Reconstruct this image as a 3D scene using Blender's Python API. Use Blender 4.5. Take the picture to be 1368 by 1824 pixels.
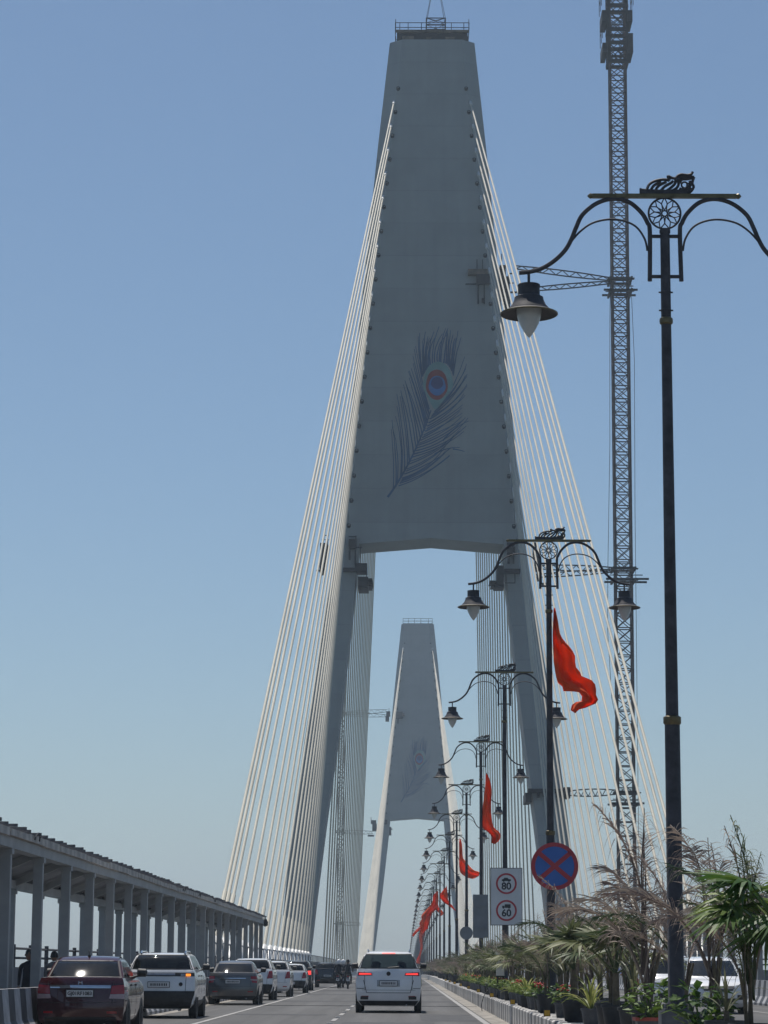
import bpy, math, random
from mathutils import Vector, Matrix
R = math.radians
PI = math.pi
random.seed(7)
sc = bpy.context.scene
COL = sc.collection
for o in list(bpy.data.objects):
    bpy.data.objects.remove(o)

# ------------------------------------------------------------------ camera
CAM_H = 1.33
FPX, CXP, CYP = 4508.0, 684.0, 912.0            # focal length and centre in photo pixels (1368 x 1824)
AX_R = Vector((0.99995231, 0.00829631, 0.00515348))
AX_U = Vector((-0.00360525, -0.17684237, 0.98423258))
AX_F = Vector((-0.00907685, 0.98420422, 0.17680403))
cd = bpy.data.cameras.new('camera')
cam = bpy.data.objects.new('camera', cd)
COL.objects.link(cam)
cd.sensor_fit = 'HORIZONTAL'
cd.sensor_width = 36.0
cd.lens = 36.0 * FPX / 1368.0
cd.clip_start = 0.5
cd.clip_end = 20000
cam.matrix_world = Matrix(((AX_R.x, AX_U.x, -AX_F.x, 0), (AX_R.y, AX_U.y, -AX_F.y, 0),
                           (AX_R.z, AX_U.z, -AX_F.z, CAM_H), (0, 0, 0, 1)))
sc.camera = cam

# ------------------------------------------------------------------ sky, sun, exposure
SUN_EL, SUN_AZ = 70.0, -24.0                    # azimuth: degrees to the left of straight ahead
w = bpy.data.worlds.new('World')
sc.world = w
w.use_nodes = True
nt = w.node_tree
bg = nt.nodes['Background']
sky = nt.nodes.new('ShaderNodeTexSky')
sky.sky_type = 'NISHITA'
sky.sun_disc = False
sky.sun_elevation = R(SUN_EL)
sky.sun_rotation = R(SUN_AZ)
sky.altitude = 0
sky.air_density = 1.0
sky.dust_density = 0.6
sky.ozone_density = 4.5
tint = nt.nodes.new('ShaderNodeVectorMath')         # white balance of the sky
tint.operation = 'MULTIPLY'
tint.inputs[1].default_value = (0.955, 1.0, 0.985)
nt.links.new(sky.outputs['Color'], tint.inputs[0])
nt.links.new(tint.outputs[0], bg.inputs['Color'])
bg.inputs['Strength'].default_value = 0.083
sl = bpy.data.lights.new('sun', 'SUN')
sun = bpy.data.objects.new('sun', sl)
COL.objects.link(sun)
sl.energy = 4.6
sl.angle = R(0.53)
sl.color = (1.0, 0.95, 0.88)
sd = Vector((math.sin(R(SUN_AZ)) * math.cos(R(SUN_EL)), math.cos(R(SUN_AZ)) * math.cos(R(SUN_EL)), math.sin(R(SUN_EL))))
sun.rotation_euler = (-sd).to_track_quat('-Z', 'Y').to_euler()
sun.location = (0, 0, 200)
vs = sc.view_settings
vs.view_transform = 'Standard'
vs.look = 'None'
vs.exposure = 0.06
vs.gamma = 1.0
sc.render.resolution_x, sc.render.resolution_y = 768, 1024

# ------------------------------------------------------------------ geometry helpers
def ray(x, y):
    return AX_F + AX_R * ((x - CXP) / FPX) - AX_U * ((y - CYP) / FPX)
def at(x, y, Y):
    """photo pixel -> point of that ray in the vertical plane at distance Y"""
    d = ray(x, y)
    return Vector((0, 0, CAM_H)) + d * (Y / d.y)
def zd(Y):
    """the bridge deck is level, then crests gently"""
    return -max(0.0, Y - 230.0) ** 2 / 92000.0

class MB:
    def __init__(s):
        s.v = []; s.f = []
    def add(s, vs_, fs_):
        b = len(s.v)
        s.v += [tuple(p) for p in vs_]
        s.f += [tuple(i + b for i in f) for f in fs_]
        return s
    def box(s, x0, x1, y0, y1, z0, z1):
        return s.add([(x0, y0, z0), (x1, y0, z0), (x1, y1, z0), (x0, y1, z0), (x0, y0, z1), (x1, y0, z1), (x1, y1, z1), (x0, y1, z1)],
                     [(3, 2, 1, 0), (4, 5, 6, 7), (0, 1, 5, 4), (1, 2, 6, 5), (2, 3, 7, 6), (3, 0, 4, 7)])
    def bar(s, a, b, wx, wy=None):
        a, b = Vector(a), Vector(b)
        wy = wx if wy is None else wy
        d = (b - a).normalized()
        up = Vector((0, 1, 0)) if abs(d.y) < 0.9 else Vector((0, 0, 1))
        s1 = d.cross(up).normalized() * wx / 2
        s2 = d.cross(s1).normalized() * wy / 2
        vv = [a - s1 - s2, a + s1 - s2, a + s1 + s2, a - s1 + s2, b - s1 - s2, b + s1 - s2, b + s1 + s2, b - s1 + s2]
        return s.add(vv, [(3, 2, 1, 0), (4, 5, 6, 7), (0, 1, 5, 4), (1, 2, 6, 5), (2, 3, 7, 6), (3, 0, 4, 7)])
    def tube(s, pts, r, n=8, cap=True, flat=1.0):
        pts = [Vector(p) for p in pts]
        m = len(pts)
        rr = r if isinstance(r, (list, tuple)) else [r] * m
        rings = []
        up = None
        for i, p in enumerate(pts):
            t = (pts[min(i + 1, m - 1)] - pts[max(i - 1, 0)])
            t = t.normalized() if t.length > 1e-9 else Vector((0, 0, 1))
            if up is None:
                up = Vector((0, 1, 0)) if abs(t.y) < 0.9 else Vector((0, 0, 1))
            a = t.cross(up).normalized()
            b = a.cross(t).normalized()
            up = b
            rings.append([p + a * math.cos(2 * PI * k / n) * rr[i] + b * math.sin(2 * PI * k / n) * rr[i] * flat for k in range(n)])
        fs_ = []
        for i in range(m - 1):
            for k in range(n):
                k2 = (k + 1) % n
                fs_.append((i * n + k, i * n + k2, (i + 1) * n + k2, (i + 1) * n + k))
        if cap:
            fs_.append(tuple(range(n - 1, -1, -1)))
            fs_.append(tuple((m - 1) * n + k for k in range(n)))
        return s.add([p for q in rings for p in q], fs_)
    def lathe(s, prof, n=16, c=(0, 0, 0), cap=True):
        """prof: (radius, z) from bottom to top"""
        vv, fs_ = [], []
        for r, z in prof:
            for k in range(n):
                a = 2 * PI * k / n
                vv.append((c[0] + r * math.cos(a), c[1] + r * math.sin(a), c[2] + z))
        for i in range(len(prof) - 1):
            for k in range(n):
                k2 = (k + 1) % n
                fs_.append((i * n + k, i * n + k2, (i + 1) * n + k2, (i + 1) * n + k))
        if cap and prof[0][0] > 1e-6: fs_.append(tuple(range(n - 1, -1, -1)))
        if cap and prof[-1][0] > 1e-6: fs_.append(tuple((len(prof) - 1) * n + k for k in range(n)))
        return s.add(vv, fs_)
    def prism(s, poly, y0, y1):
        """poly in (x, z), extruded along y"""
        n = len(poly)
        vv = [(x, y0, z) for x, z in poly] + [(x, y1, z) for x, z in poly]
        return s.add(vv, [tuple(range(n)), tuple(range(2 * n - 1, n - 1, -1))] + [(i, i + n, (i + 1) % n + n, (i + 1) % n) for i in range(n)])
    def mesh(s, name, smooth=False):
        me = bpy.data.meshes.new(name)
        me.from_pydata(s.v, [], s.f)
        me.update()
        import bmesh
        bm = bmesh.new(); bm.from_mesh(me)
        bmesh.ops.recalc_face_normals(bm, faces=bm.faces)
        bm.to_mesh(me); bm.free()
        if smooth:
            me.polygons.foreach_set('use_smooth', [True] * len(me.polygons))
            try: me.set_sharp_from_angle(angle=R(40))
            except Exception: pass
        return me

def link(name, me, mat=None, parent=None, loc=None):
    o = bpy.data.objects.new(name, me)
    COL.objects.link(o)
    if mat is not None and me is not None and not me.materials: me.materials.append(mat)
    if parent is not None: o.parent = parent
    if loc is not None: o.location = loc
    return o
def part(name, mb, mat, parent, smooth=False, loc=None):
    return link(name, mb.mesh(name, smooth), mat, parent, loc)
def thing(name, loc, label, cat, group=None, rz=0):
    o = bpy.data.objects.new(name, None)
    COL.objects.link(o)
    o.location = loc
    o.rotation_euler = (0, 0, rz)
    o.empty_display_size = 0.2
    return tag(o, label, cat, group)
def tag(o, label, cat, group=None):
    o['label'] = label; o['category'] = cat
    if group: o['group'] = group
    return o
def struct(o):
    o['kind'] = 'structure'
    return o
def copy_tree(o, parent=None):
    c = o.copy()
    COL.objects.link(c)
    c.parent = parent
    for ch in o.children: copy_tree(ch, c)
    return c

# ------------------------------------------------------------------ materials
def mat(name, col, rough=0.6, metal=0.0, var=0.12, scale=3.0, bump=0.0, bscale=None, spec=0.5, col2=None, coat=0.0, stretch=None, world=False):
    m = bpy.data.materials.new(name)
    m.use_nodes = True
    t = m.node_tree
    b = t.nodes['Principled BSDF']
    b.inputs['Roughness'].default_value = rough
    b.inputs['Metallic'].default_value = metal
    b.inputs['Specular IOR Level'].default_value = spec
    b.inputs['Coat Weight'].default_value = coat
    tc = t.nodes.new('ShaderNodeTexCoord')
    src = tc.outputs['Object']
    if world:
        g = t.nodes.new('ShaderNodeNewGeometry'); src = g.outputs['Position']
    if stretch:
        mp = t.nodes.new('ShaderNodeMapping')
        mp.inputs['Scale'].default_value = stretch
        t.links.new(src, mp.inputs['Vector']); src = mp.outputs['Vector']
    nz = t.nodes.new('ShaderNodeTexNoise')
    nz.inputs['Scale'].default_value = scale
    nz.inputs['Detail'].default_value = 6
    nz.inputs['Roughness'].default_value = 0.62
    t.links.new(src, nz.inputs['Vector'])
    cr = t.nodes.new('ShaderNodeValToRGB')
    c2 = col2 or tuple(c * (1 - var * 1.6) for c in col)
    c1 = tuple(min(1, c * (1 + var)) for c in col)
    cr.color_ramp.elements[0].position = 0.32
    cr.color_ramp.elements[1].position = 0.68
    cr.color_ramp.elements[0].color = (*c2, 1)
    cr.color_ramp.elements[1].color = (*c1, 1)
    t.links.new(nz.outputs['Fac'], cr.inputs['Fac'])
    t.links.new(cr.outputs['Color'], b.inputs['Base Color'])
    if bump:
        n2 = t.nodes.new('ShaderNodeTexNoise')
        n2.inputs['Scale'].default_value = bscale or scale * 6
        n2.inputs['Detail'].default_value = 5
        t.links.new(src, n2.inputs['Vector'])
        bp = t.nodes.new('ShaderNodeBump')
        bp.inputs['Strength'].default_value = bump
        bp.inputs['Distance'].default_value = 0.02
        t.links.new(n2.outputs['Fac'], bp.inputs['Height'])
        t.links.new(bp.outputs['Normal'], b.inputs['Normal'])
    return m

def emissive(name, col, base, strength):
    m = mat(name, base, 0.3, 0, 0.05)
    b = m.node_tree.nodes['Principled BSDF']
    b.inputs['Emission Color'].default_value = (*col, 1)
    b.inputs['Emission Strength'].default_value = strength
    return m

def glass_mat(name, tint, gloss=0.12, opaque=0.0, rough=0.03):
    m = bpy.data.materials.new(name)
    m.use_nodes = True
    t = m.node_tree
    t.nodes.remove(t.nodes['Principled BSDF'])
    out = t.nodes['Material Output']
    tr = t.nodes.new('ShaderNodeBsdfTransparent')
    gl = t.nodes.new('ShaderNodeBsdfGlossy')
    gl.inputs['Roughness'].default_value = rough
    nz = t.nodes.new('ShaderNodeTexNoise'); nz.inputs['Scale'].default_value = 5
    cr = t.nodes.new('ShaderNodeValToRGB')
    cr.color_ramp.elements[0].color = (*[c * 0.85 for c in tint], 1)
    cr.color_ramp.elements[1].color = (*tint, 1)
    t.links.new(nz.outputs['Fac'], cr.inputs['Fac'])
    t.links.new(cr.outputs['Color'], tr.inputs['Color'])
    lw = t.nodes.new('ShaderNodeLayerWeight'); lw.inputs['Blend'].default_value = 0.5
    pw = t.nodes.new('ShaderNodeMath'); pw.operation = 'POWER'; pw.inputs[1].default_value = 4.0
    t.links.new(lw.outputs['Facing'], pw.inputs[0])
    fr = t.nodes.new('ShaderNodeMath'); fr.operation = 'MULTIPLY_ADD'; fr.inputs[1].default_value = 0.85; fr.inputs[2].default_value = 0.05
    t.links.new(pw.outputs[0], fr.inputs[0])
    mx = t.nodes.new('ShaderNodeMixShader')
    t.links.new(fr.outputs[0], mx.inputs['Fac'])
    t.links.new(tr.outputs['BSDF'], mx.inputs[1]); t.links.new(gl.outputs['BSDF'], mx.inputs[2])
    t.links.new(mx.outputs['Shader'], out.inputs['Surface'])
    return m

def leaf_mat(name, c1, c2, rough=0.5, trans=0.35):
    m = bpy.data.materials.new(name)
    m.use_nodes = True
    t = m.node_tree
    b = t.nodes['Principled BSDF']; out = t.nodes['Material Output']
    oi = t.nodes.new('ShaderNodeObjectInfo')
    tc = t.nodes.new('ShaderNodeTexCoord')
    nz = t.nodes.new('ShaderNodeTexNoise'); nz.inputs['Scale'].default_value = 4.0
    t.links.new(tc.outputs['Object'], nz.inputs['Vector'])
    ad = t.nodes.new('ShaderNodeMath'); ad.operation = 'MULTIPLY_ADD'
    ad.inputs[1].default_value = 0.45
    t.links.new(oi.outputs['Random'], ad.inputs[0])
    sb = t.nodes.new('ShaderNodeMath'); sb.operation = 'SUBTRACT'; sb.inputs[1].default_value = 0.22
    t.links.new(nz.outputs['Fac'], sb.inputs[0]); t.links.new(sb.outputs[0], ad.inputs[2])
    cr = t.nodes.new('ShaderNodeValToRGB')
    cr.color_ramp.elements[0].position = 0.3; cr.color_ramp.elements[1].position = 0.7
    cr.color_ramp.elements[0].color = (*c1, 1); cr.color_ramp.elements[1].color = (*c2, 1)
    t.links.new(ad.outputs[0], cr.inputs['Fac'])
    t.links.new(cr.outputs['Color'], b.inputs['Base Color'])
    b.inputs['Roughness'].default_value = rough
    b.inputs['Specular IOR Level'].default_value = 0.4
    tl = t.nodes.new('ShaderNodeBsdfTranslucent')
    t.links.new(cr.outputs['Color'], tl.inputs['Color'])
    mx = t.nodes.new('ShaderNodeMixShader'); mx.inputs['Fac'].default_value = trans
    t.links.new(b.outputs['BSDF'], mx.inputs[1]); t.links.new(tl.outputs['BSDF'], mx.inputs[2])
    t.links.new(mx.outputs['Shader'], out.inputs['Surface'])
    return m

def concrete_mat(name, col, pour=4.0):
    """cast concrete: mottling, vertical rain streaks, lift joints every `pour` metres"""
    m = mat(name, col, 0.85, 0, 0.055, 0.25, 0.2, 2.5, spec=0.25)
    t = m.node_tree
    b = t.nodes['Principled BSDF']
    g = t.nodes.new('ShaderNodeNewGeometry')
    mp = t.nodes.new('ShaderNodeMapping'); mp.inputs['Scale'].default_value = (1.1, 1.1, 0.05)
    t.links.new(g.outputs['Position'], mp.inputs['Vector'])
    nz = t.nodes.new('ShaderNodeTexNoise'); nz.inputs['Scale'].default_value = 1.0; nz.inputs['Detail'].default_value = 5
    t.links.new(mp.outputs['Vector'], nz.inputs['Vector'])
    sx = t.nodes.new('ShaderNodeSeparateXYZ'); t.links.new(g.outputs['Position'], sx.inputs[0])
    md = t.nodes.new('ShaderNodeMath'); md.operation = 'MODULO'; md.inputs[1].default_value = pour
    ad = t.nodes.new('ShaderNodeMath'); ad.operation = 'ADD'; ad.inputs[1].default_value = 200.0
    t.links.new(sx.outputs['Z'], ad.inputs[0]); t.links.new(ad.outputs[0], md.inputs[0])
    lt = t.nodes.new('ShaderNodeMath'); lt.operation = 'LESS_THAN'; lt.inputs[1].default_value = 0.09
    t.links.new(md.outputs[0], lt.inputs[0])
    # lift-to-lift shade difference
    fl = t.nodes.new('ShaderNodeMath'); fl.operation = 'DIVIDE'; fl.inputs[1].default_value = pour
    t.links.new(ad.outputs[0], fl.inputs[0])
    f2 = t.nodes.new('ShaderNodeMath'); f2.operation = 'FLOOR'; t.links.new(fl.outputs[0], f2.inputs[0])
    wn = t.nodes.new('ShaderNodeTexWhiteNoise'); wn.noise_dimensions = '1D'; t.links.new(f2.outputs[0], wn.inputs['W'])
    v = t.nodes.new('ShaderNodeMath'); v.operation = 'MULTIPLY_ADD'; v.inputs[1].default_value = 0.07; v.inputs[2].default_value = 0.84
    t.links.new(wn.outputs['Value'], v.inputs[0])
    v2 = t.nodes.new('ShaderNodeMath'); v2.operation = 'MULTIPLY_ADD'; v2.inputs[1].default_value = 0.20
    t.links.new(nz.outputs['Fac'], v2.inputs[0]); t.links.new(v.outputs[0], v2.inputs[2])
    v3 = t.nodes.new('ShaderNodeMath'); v3.operation = 'MULTIPLY_ADD'; v3.inputs[1].default_value = -0.12
    t.links.new(lt.outputs[0], v3.inputs[0]); t.links.new(v2.outputs[0], v3.inputs[2])
    cr = [n for n in t.nodes if n.type == 'VALTORGB'][0]
    hm = t.nodes.new('ShaderNodeVectorMath'); hm.operation = 'SCALE'
    t.links.new(cr.outputs['Color'], hm.inputs[0]); t.links.new(v3.outputs[0], hm.inputs['Scale'])
    t.links.new(hm.outputs[0], b.inputs['Base Color'])
    return m

M = {}
M['concrete'] = concrete_mat('pylon_concrete', (0.31, 0.315, 0.305))
M['concrete2'] = mat('walkway_concrete', (0.25, 0.25, 0.26), 0.85, 0, 0.16, 1.2, 0.3, 12)
M['column_paint'] = mat('column_paint', (0.31, 0.305, 0.30), 0.6, 0, 0.12, 1.5, 0.1, 20)
M['fascia'] = mat('fascia_stone', (0.50, 0.46, 0.41), 0.9, 0, 0.28, 1.6, 0.5, 9)
M['asphalt'] = mat('asphalt', (0.090, 0.088, 0.086), 0.8, 0, 0.22, 1.3, 0.4, 30, stretch=(1, 0.03, 1), spec=0.35)
M['patch'] = mat('asphalt_patch', (0.060, 0.060, 0.062), 0.85, 0, 0.3, 2.0, 0.4, 30)
M['paint_line'] = mat('road_paint', (0.33, 0.32, 0.305), 0.8, 0, 0.25, 3.0, 0.2, col2=(0.17, 0.168, 0.165))
M['dust'] = mat('gutter_dust', (0.27, 0.25, 0.22), 0.95, 0, 0.3, 2.5, 0.3, stretch=(1, 0.3, 1))
M['kerb_light'] = mat('kerb_white_paint', (0.52, 0.50, 0.47), 0.8, 0, 0.25, 4.0, 0.3)
M['kerb_dark'] = mat('kerb_grey_paint', (0.22, 0.215, 0.21), 0.8, 0, 0.3, 4.0, 0.3)
M['bar_white'] = mat('barrier_white_paint', (0.36, 0.36, 0.37), 0.7, 0, 0.2, 3.0, 0.2)
M['bar_black'] = mat('barrier_black_paint', (0.055, 0.056, 0.062), 0.6, 0, 0.3, 3.0, 0.2)
M['paver'] = mat('median_slab', (0.34, 0.33, 0.31), 0.9, 0, 0.2, 2.0, 0.3)
M['lamp_black'] = mat('lamp_black_paint', (0.058, 0.056, 0.062), 0.62, 0, 0.25, 6.0, 0.05, spec=0.3)
M['lamp_gold'] = mat('lamp_gold_paint', (0.155, 0.125, 0.065), 0.4, 0.5, 0.25, 8.0, 0.05)
M['lamp_glass'] = mat('frosted_lamp_glass', (0.55, 0.55, 0.53), 0.25, 0, 0.08, 4.0)
M['cable'] = mat('stay_pipe_cream', (0.485, 0.45, 0.365), 0.55, 0, 0.10, 0.15, spec=0.4)
M['cable_white'] = mat('anchor_white', (0.66, 0.65, 0.62), 0.4, 0, 0.1, 3.0)
M['steel_dark'] = mat('scaffold_steel', (0.022, 0.022, 0.024), 0.7, 0.2, 0.35, 1.5, 0.2)
M['steel_brown'] = mat('crane_rust_paint', (0.060, 0.036, 0.032), 0.65, 0.2, 0.35, 1.2, 0.2)
M['ply'] = mat('formwork_board', (0.16, 0.12, 0.085), 0.85, 0, 0.4, 1.0, 0.2)
M['rail'] = mat('railing_paint', (0.10, 0.10, 0.11), 0.6, 0.2, 0.2, 3.0)
M['sea'] = mat('sea_water', (0.035, 0.075, 0.095), 0.12, 0, 0.2, 0.01, 0.5, 0.35, col2=(0.025, 0.055, 0.075))
def cloth_mat(name, c):
    return leaf_mat(name, tuple(x * 0.85 for x in c), c, 0.8, 0.55)
M['flag'] = cloth_mat('orange_flag_cloth', (0.90, 0.155, 0.034))
M['pot_black'] = mat('black_plastic_pot', (0.022, 0.023, 0.026), 0.55, 0, 0.3, 6.0, 0.1)
M['pot_grey'] = mat('grey_plastic_pot', (0.085, 0.09, 0.10), 0.6, 0, 0.25, 6.0, 0.1)
M['pot_red'] = mat('terracotta_red_rim', (0.36, 0.075, 0.055), 0.7, 0, 0.2, 6.0, 0.1)
M['soil'] = mat('potting_soil', (0.05, 0.035, 0.025), 0.95, 0, 0.4, 12, 0.5)
M['areca_dry'] = leaf_mat('dry_areca_leaf', (0.16, 0.115, 0.10), (0.37, 0.30, 0.24), 0.6, 0.25)
M['areca'] = leaf_mat('areca_leaf', (0.05, 0.075, 0.03), (0.17, 0.185, 0.08), 0.5, 0.3)
M['fan'] = leaf_mat('fan_palm_leaf', (0.055, 0.085, 0.030), (0.18, 0.19, 0.085), 0.55, 0.3)
M['fan_fresh'] = leaf_mat('fresh_fan_palm_leaf', (0.045, 0.105, 0.018), (0.18, 0.25, 0.045), 0.5, 0.35)
M['strap'] = leaf_mat('dull_strap_leaf', (0.05, 0.062, 0.03), (0.20, 0.20, 0.11), 0.45, 0.3)
M['varie'] = leaf_mat('yellow_green_leaf', (0.12, 0.17, 0.03), (0.42, 0.42, 0.13), 0.5, 0.35)
M['croton'] = leaf_mat('glossy_green_leaf', (0.04, 0.095, 0.015), (0.16, 0.24, 0.045), 0.55, 0.3)
M['stem'] = mat('palm_stem', (0.12, 0.095, 0.06), 0.8, 0, 0.35, 8, 0.3)
M['petal'] = mat('red_petal', (0.55, 0.045, 0.03), 0.6, 0, 0.2, 8)
M['sign_white'] = mat('sign_white_sheet', (0.62, 0.62, 0.62), 0.45, 0, 0.05, 2)
M['sign_red'] = mat('sign_red_sheet', (0.42, 0.035, 0.05), 0.45, 0, 0.06, 2)
M['sign_blue'] = mat('sign_blue_sheet', (0.035, 0.13, 0.42), 0.45, 0, 0.06, 2)
M['sign_black'] = mat('sign_black_print', (0.025, 0.025, 0.03), 0.5, 0, 0.05, 2)
M['sign_back'] = mat('sign_grey_back', (0.20, 0.215, 0.225), 0.6, 0.1, 0.1, 2)
M['amber'] = mat('amber_reflector', (0.62, 0.36, 0.03), 0.3, 0, 0.15, 20)
M['rubber'] = mat('tyre_rubber', (0.016, 0.016, 0.017), 0.8, 0, 0.3, 10, 0.1)
M['rim'] = mat('wheel_rim', (0.32, 0.32, 0.33), 0.35, 0.7, 0.15, 10)
M['plastic'] = mat('black_trim_plastic', (0.020, 0.020, 0.022), 0.55, 0, 0.25, 6)
M['inside'] = mat('car_interior', (0.03, 0.03, 0.032), 0.8, 0, 0.2, 5)
M['chrome'] = mat('chrome', (0.62, 0.62, 0.64), 0.12, 1.0, 0.05, 5)
M['plate'] = mat('number_plate_white', (0.66, 0.66, 0.66), 0.45, 0, 0.05, 6)
M['glass'] = glass_mat('tinted_car_glass', (0.20, 0.22, 0.22))
M['glass_clear'] = glass_mat('lighter_car_glass', (0.52, 0.56, 0.56))
M['tail'] = mat('tail_lamp_red', (0.33, 0.012, 0.018), 0.15, 0, 0.15, 8, coat=0.5)
M['tail_clear'] = mat('tail_lamp_pale', (0.42, 0.30, 0.30), 0.2, 0, 0.1, 8, coat=0.5)
M['brake'] = emissive('lit_brake_lamp', (1.0, 0.06, 0.05), (0.4, 0.01, 0.01), 1.25)
M['indicator'] = emissive('lit_orange_indicator', (1.0, 0.28, 0.03), (0.5, 0.15, 0.02), 1.3)
M['headlamp_on'] = emissive('lit_headlamp', (1.0, 0.9, 0.75), (0.8, 0.8, 0.75), 3.0)
M['headlamp'] = mat('headlamp_lens', (0.30, 0.32, 0.34), 0.1, 0.3, 0.3, 12, coat=1.0)
def paint(name, c, metal=0.0, rough=0.25):
    return mat(name, c, rough, metal, 0.06, 1.5, 0, coat=0.8)

# ================================================================== THE SETTING
XC = 3.05                      # bridge centre line
D1, D2 = 289.0, 789.0          # front faces of the two pylons
def strip(x0, x1, ys, dz, z1=None):
    """a sheet along the deck following its crest"""
    m = MB()
    vv, ff = [], []
    for i, y in enumerate(ys):
        vv += [(x0, y, zd(y) + dz), (x1, y, zd(y) + (dz if z1 is None else z1))]
        if i: ff.append((2 * i - 2, 2 * i - 1, 2 * i + 1, 2 * i))
    return m.add(vv, ff)
def solid(x0, x1, ys, z0, z1):
    m = MB(); vv = []; ff = []
    for i, y in enumerate(ys):
        b = zd(y)
        vv += [(x0, y, b + z0), (x1, y, b + z0), (x1, y, b + z1), (x0, y, b + z1)]
        if i:
            a = 4 * i - 4
            ff += [(a + k, a + (k + 1) % 4, a + 4 + (k + 1) % 4, a + 4 + k) for k in range(4)]
    n = len(vv)
    ff += [(0, 1, 2, 3), (n - 1, n - 2, n - 3, n - 4)]
    return m.add(vv, ff)
YS = [-40, 0, 60, 120, 180, 230] + list(range(255, 1560, 50))
sea = MB().add([(-2600, -900, -19), (2600, -900, -19), (2600, 3600, -19), (-2600, 3600, -19)], [(0, 1, 2, 3)])
struct(link('sea', sea.mesh('sea'), M['sea']))
deck = struct(link('bridge_deck', solid(XC - 13.75, XC + 13.75, YS, -2.4, -0.02).mesh('bridge_deck'), M['concrete2']))
KX0, KX1 = 2.50, 3.60          # median kerb faces
road = struct(link('road', strip(-6.95, KX0 + 0.05, YS, 0.0).mesh('road'), M['asphalt']))
road2 = struct(link('road', strip(KX1 - 0.05, 13.05, YS, 0.0).mesh('road'), M['asphalt']))
part('gutter_dust', strip(2.06, KX0 + 0.02, YS, 0.004), M['dust'], road)
part('gutter_dust', strip(-6.94, -6.6, YS, 0.004), M['dust'], road)
part('edge_line', strip(1.86, 2.01, YS, 0.008), M['paint_line'], road)
part('edge_line', strip(-4.93, -4.80, YS, 0.008), M['paint_line'], road)
part('edge_line', strip(4.05, 4.20, YS, 0.008), M['paint_line'], road2)
part('edge_line', strip(10.9, 11.03, YS, 0.008), M['paint_line'], road2)
dash = strip(-0.06, 0.06, [0, 3.0], 0.0).mesh('lane_dash')
stud = MB().box(-0.06, 0.06, -0.05, 0.05, 0, 0.02).mesh('road_stud')
for i in range(34):
    y = 26 + i * 7.5
    link('lane_dash', dash, M['paint_line'], road, (-1.78, y, zd(y) + 0.008))
    link('road_stud', stud, M['cable_white'], road, (-1.78, y + 4.6, zd(y) + 0.003))
    link('lane_dash', dash, M['paint_line'], road2, (7.6, y, zd(y) + 0.008))
rp = random.Random(3)
for y, a, b_, l in ((57, -1.5, 0.7, 5.5), (71, -4.7, -2.2, 1.6), (98, -4.9, 1.9, 3.2), (121, -6.6, 1.9, 4.5), (139, -4.7, -1.9, 7.0), (164, -6.6, 1.9, 5), (64, 0.4, 1.8, 9)):
    m = MB(); n = 8
    top = [(a + (b_ - a) * k / n, y + l + rp.uniform(-.25, .25), 0.004) for k in range(n + 1)]
    bot = [(a + (b_ - a) * k / n, y + rp.uniform(-.25, .25), 0.004) for k in range(n + 1)]
    part('asphalt_patch', m.add(bot + top, [(k, k + 1, n + 2 + k, n + 1 + k) for k in range(n)]), M['patch'], road)
jm = MB().box(-6.9, 2.45, -0.04, 0.04, 0.001, 0.012).mesh('expansion_joint')
for y in (88, 146, 204):
    link('expansion_joint', jm, M['steel_dark'], road, (0, y, 0))

# median: a slab between two rows of painted kerb stones
median = tag(link('median_strip', solid(KX0 + 0.14, KX1 - 0.14, YS, -0.015, 0.43).mesh('median_strip'), M['paver']),
             'raised central strip with striped kerb carrying the lamp posts and pots', 'median')
KL = 0.66
kst = MB()
kst.prism([(-0.0, 0.0), (0.145, 0.0), (0.145, 0.45), (0.03, 0.45), (0.0, 0.42)], 0.006, KL - 0.006)
kme = [kst.mesh('kerb_stone'), None]
kme[1] = kme[0].copy()
kme[0].materials.append(M['kerb_light']); kme[1].materials.append(M['kerb_dark'])
rk = random.Random(5)
for i in range(215):
    y = 21 + i * KL
    o = link('kerb_stone', kme[i % 2], None, median, (KX0 + rk.uniform(-.008, .008), y, zd(y) + rk.uniform(-.006, .006)))
    o.rotation_euler.z = rk.uniform(-.006, .006)
far = MB()
for i in range(215, 2000):
    y = 21 + i * KL
    if i % 2 == 0 and y < 900:
        far.box(KX0, KX0 + 0.145, y, y + KL * 2 - 0.01, zd(y), zd(y) + 0.45)
fk = part('kerb_run', far, M['kerb_light'], median); fk['kind'] = 'stuff'
part('rear_kerb', solid(KX1 - 0.139, KX1, YS, 0.0, 0.45), M['kerb_light'], median)
jp = MB().box(0.17, 0.94, -0.01, 0.01, 0.432, 0.436).mesh('slab_joint')
for i in range(70):
    link('slab_joint', jp, M['kerb_dark'], median, (KX0, 24 + i * 1.98, 0))

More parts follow.
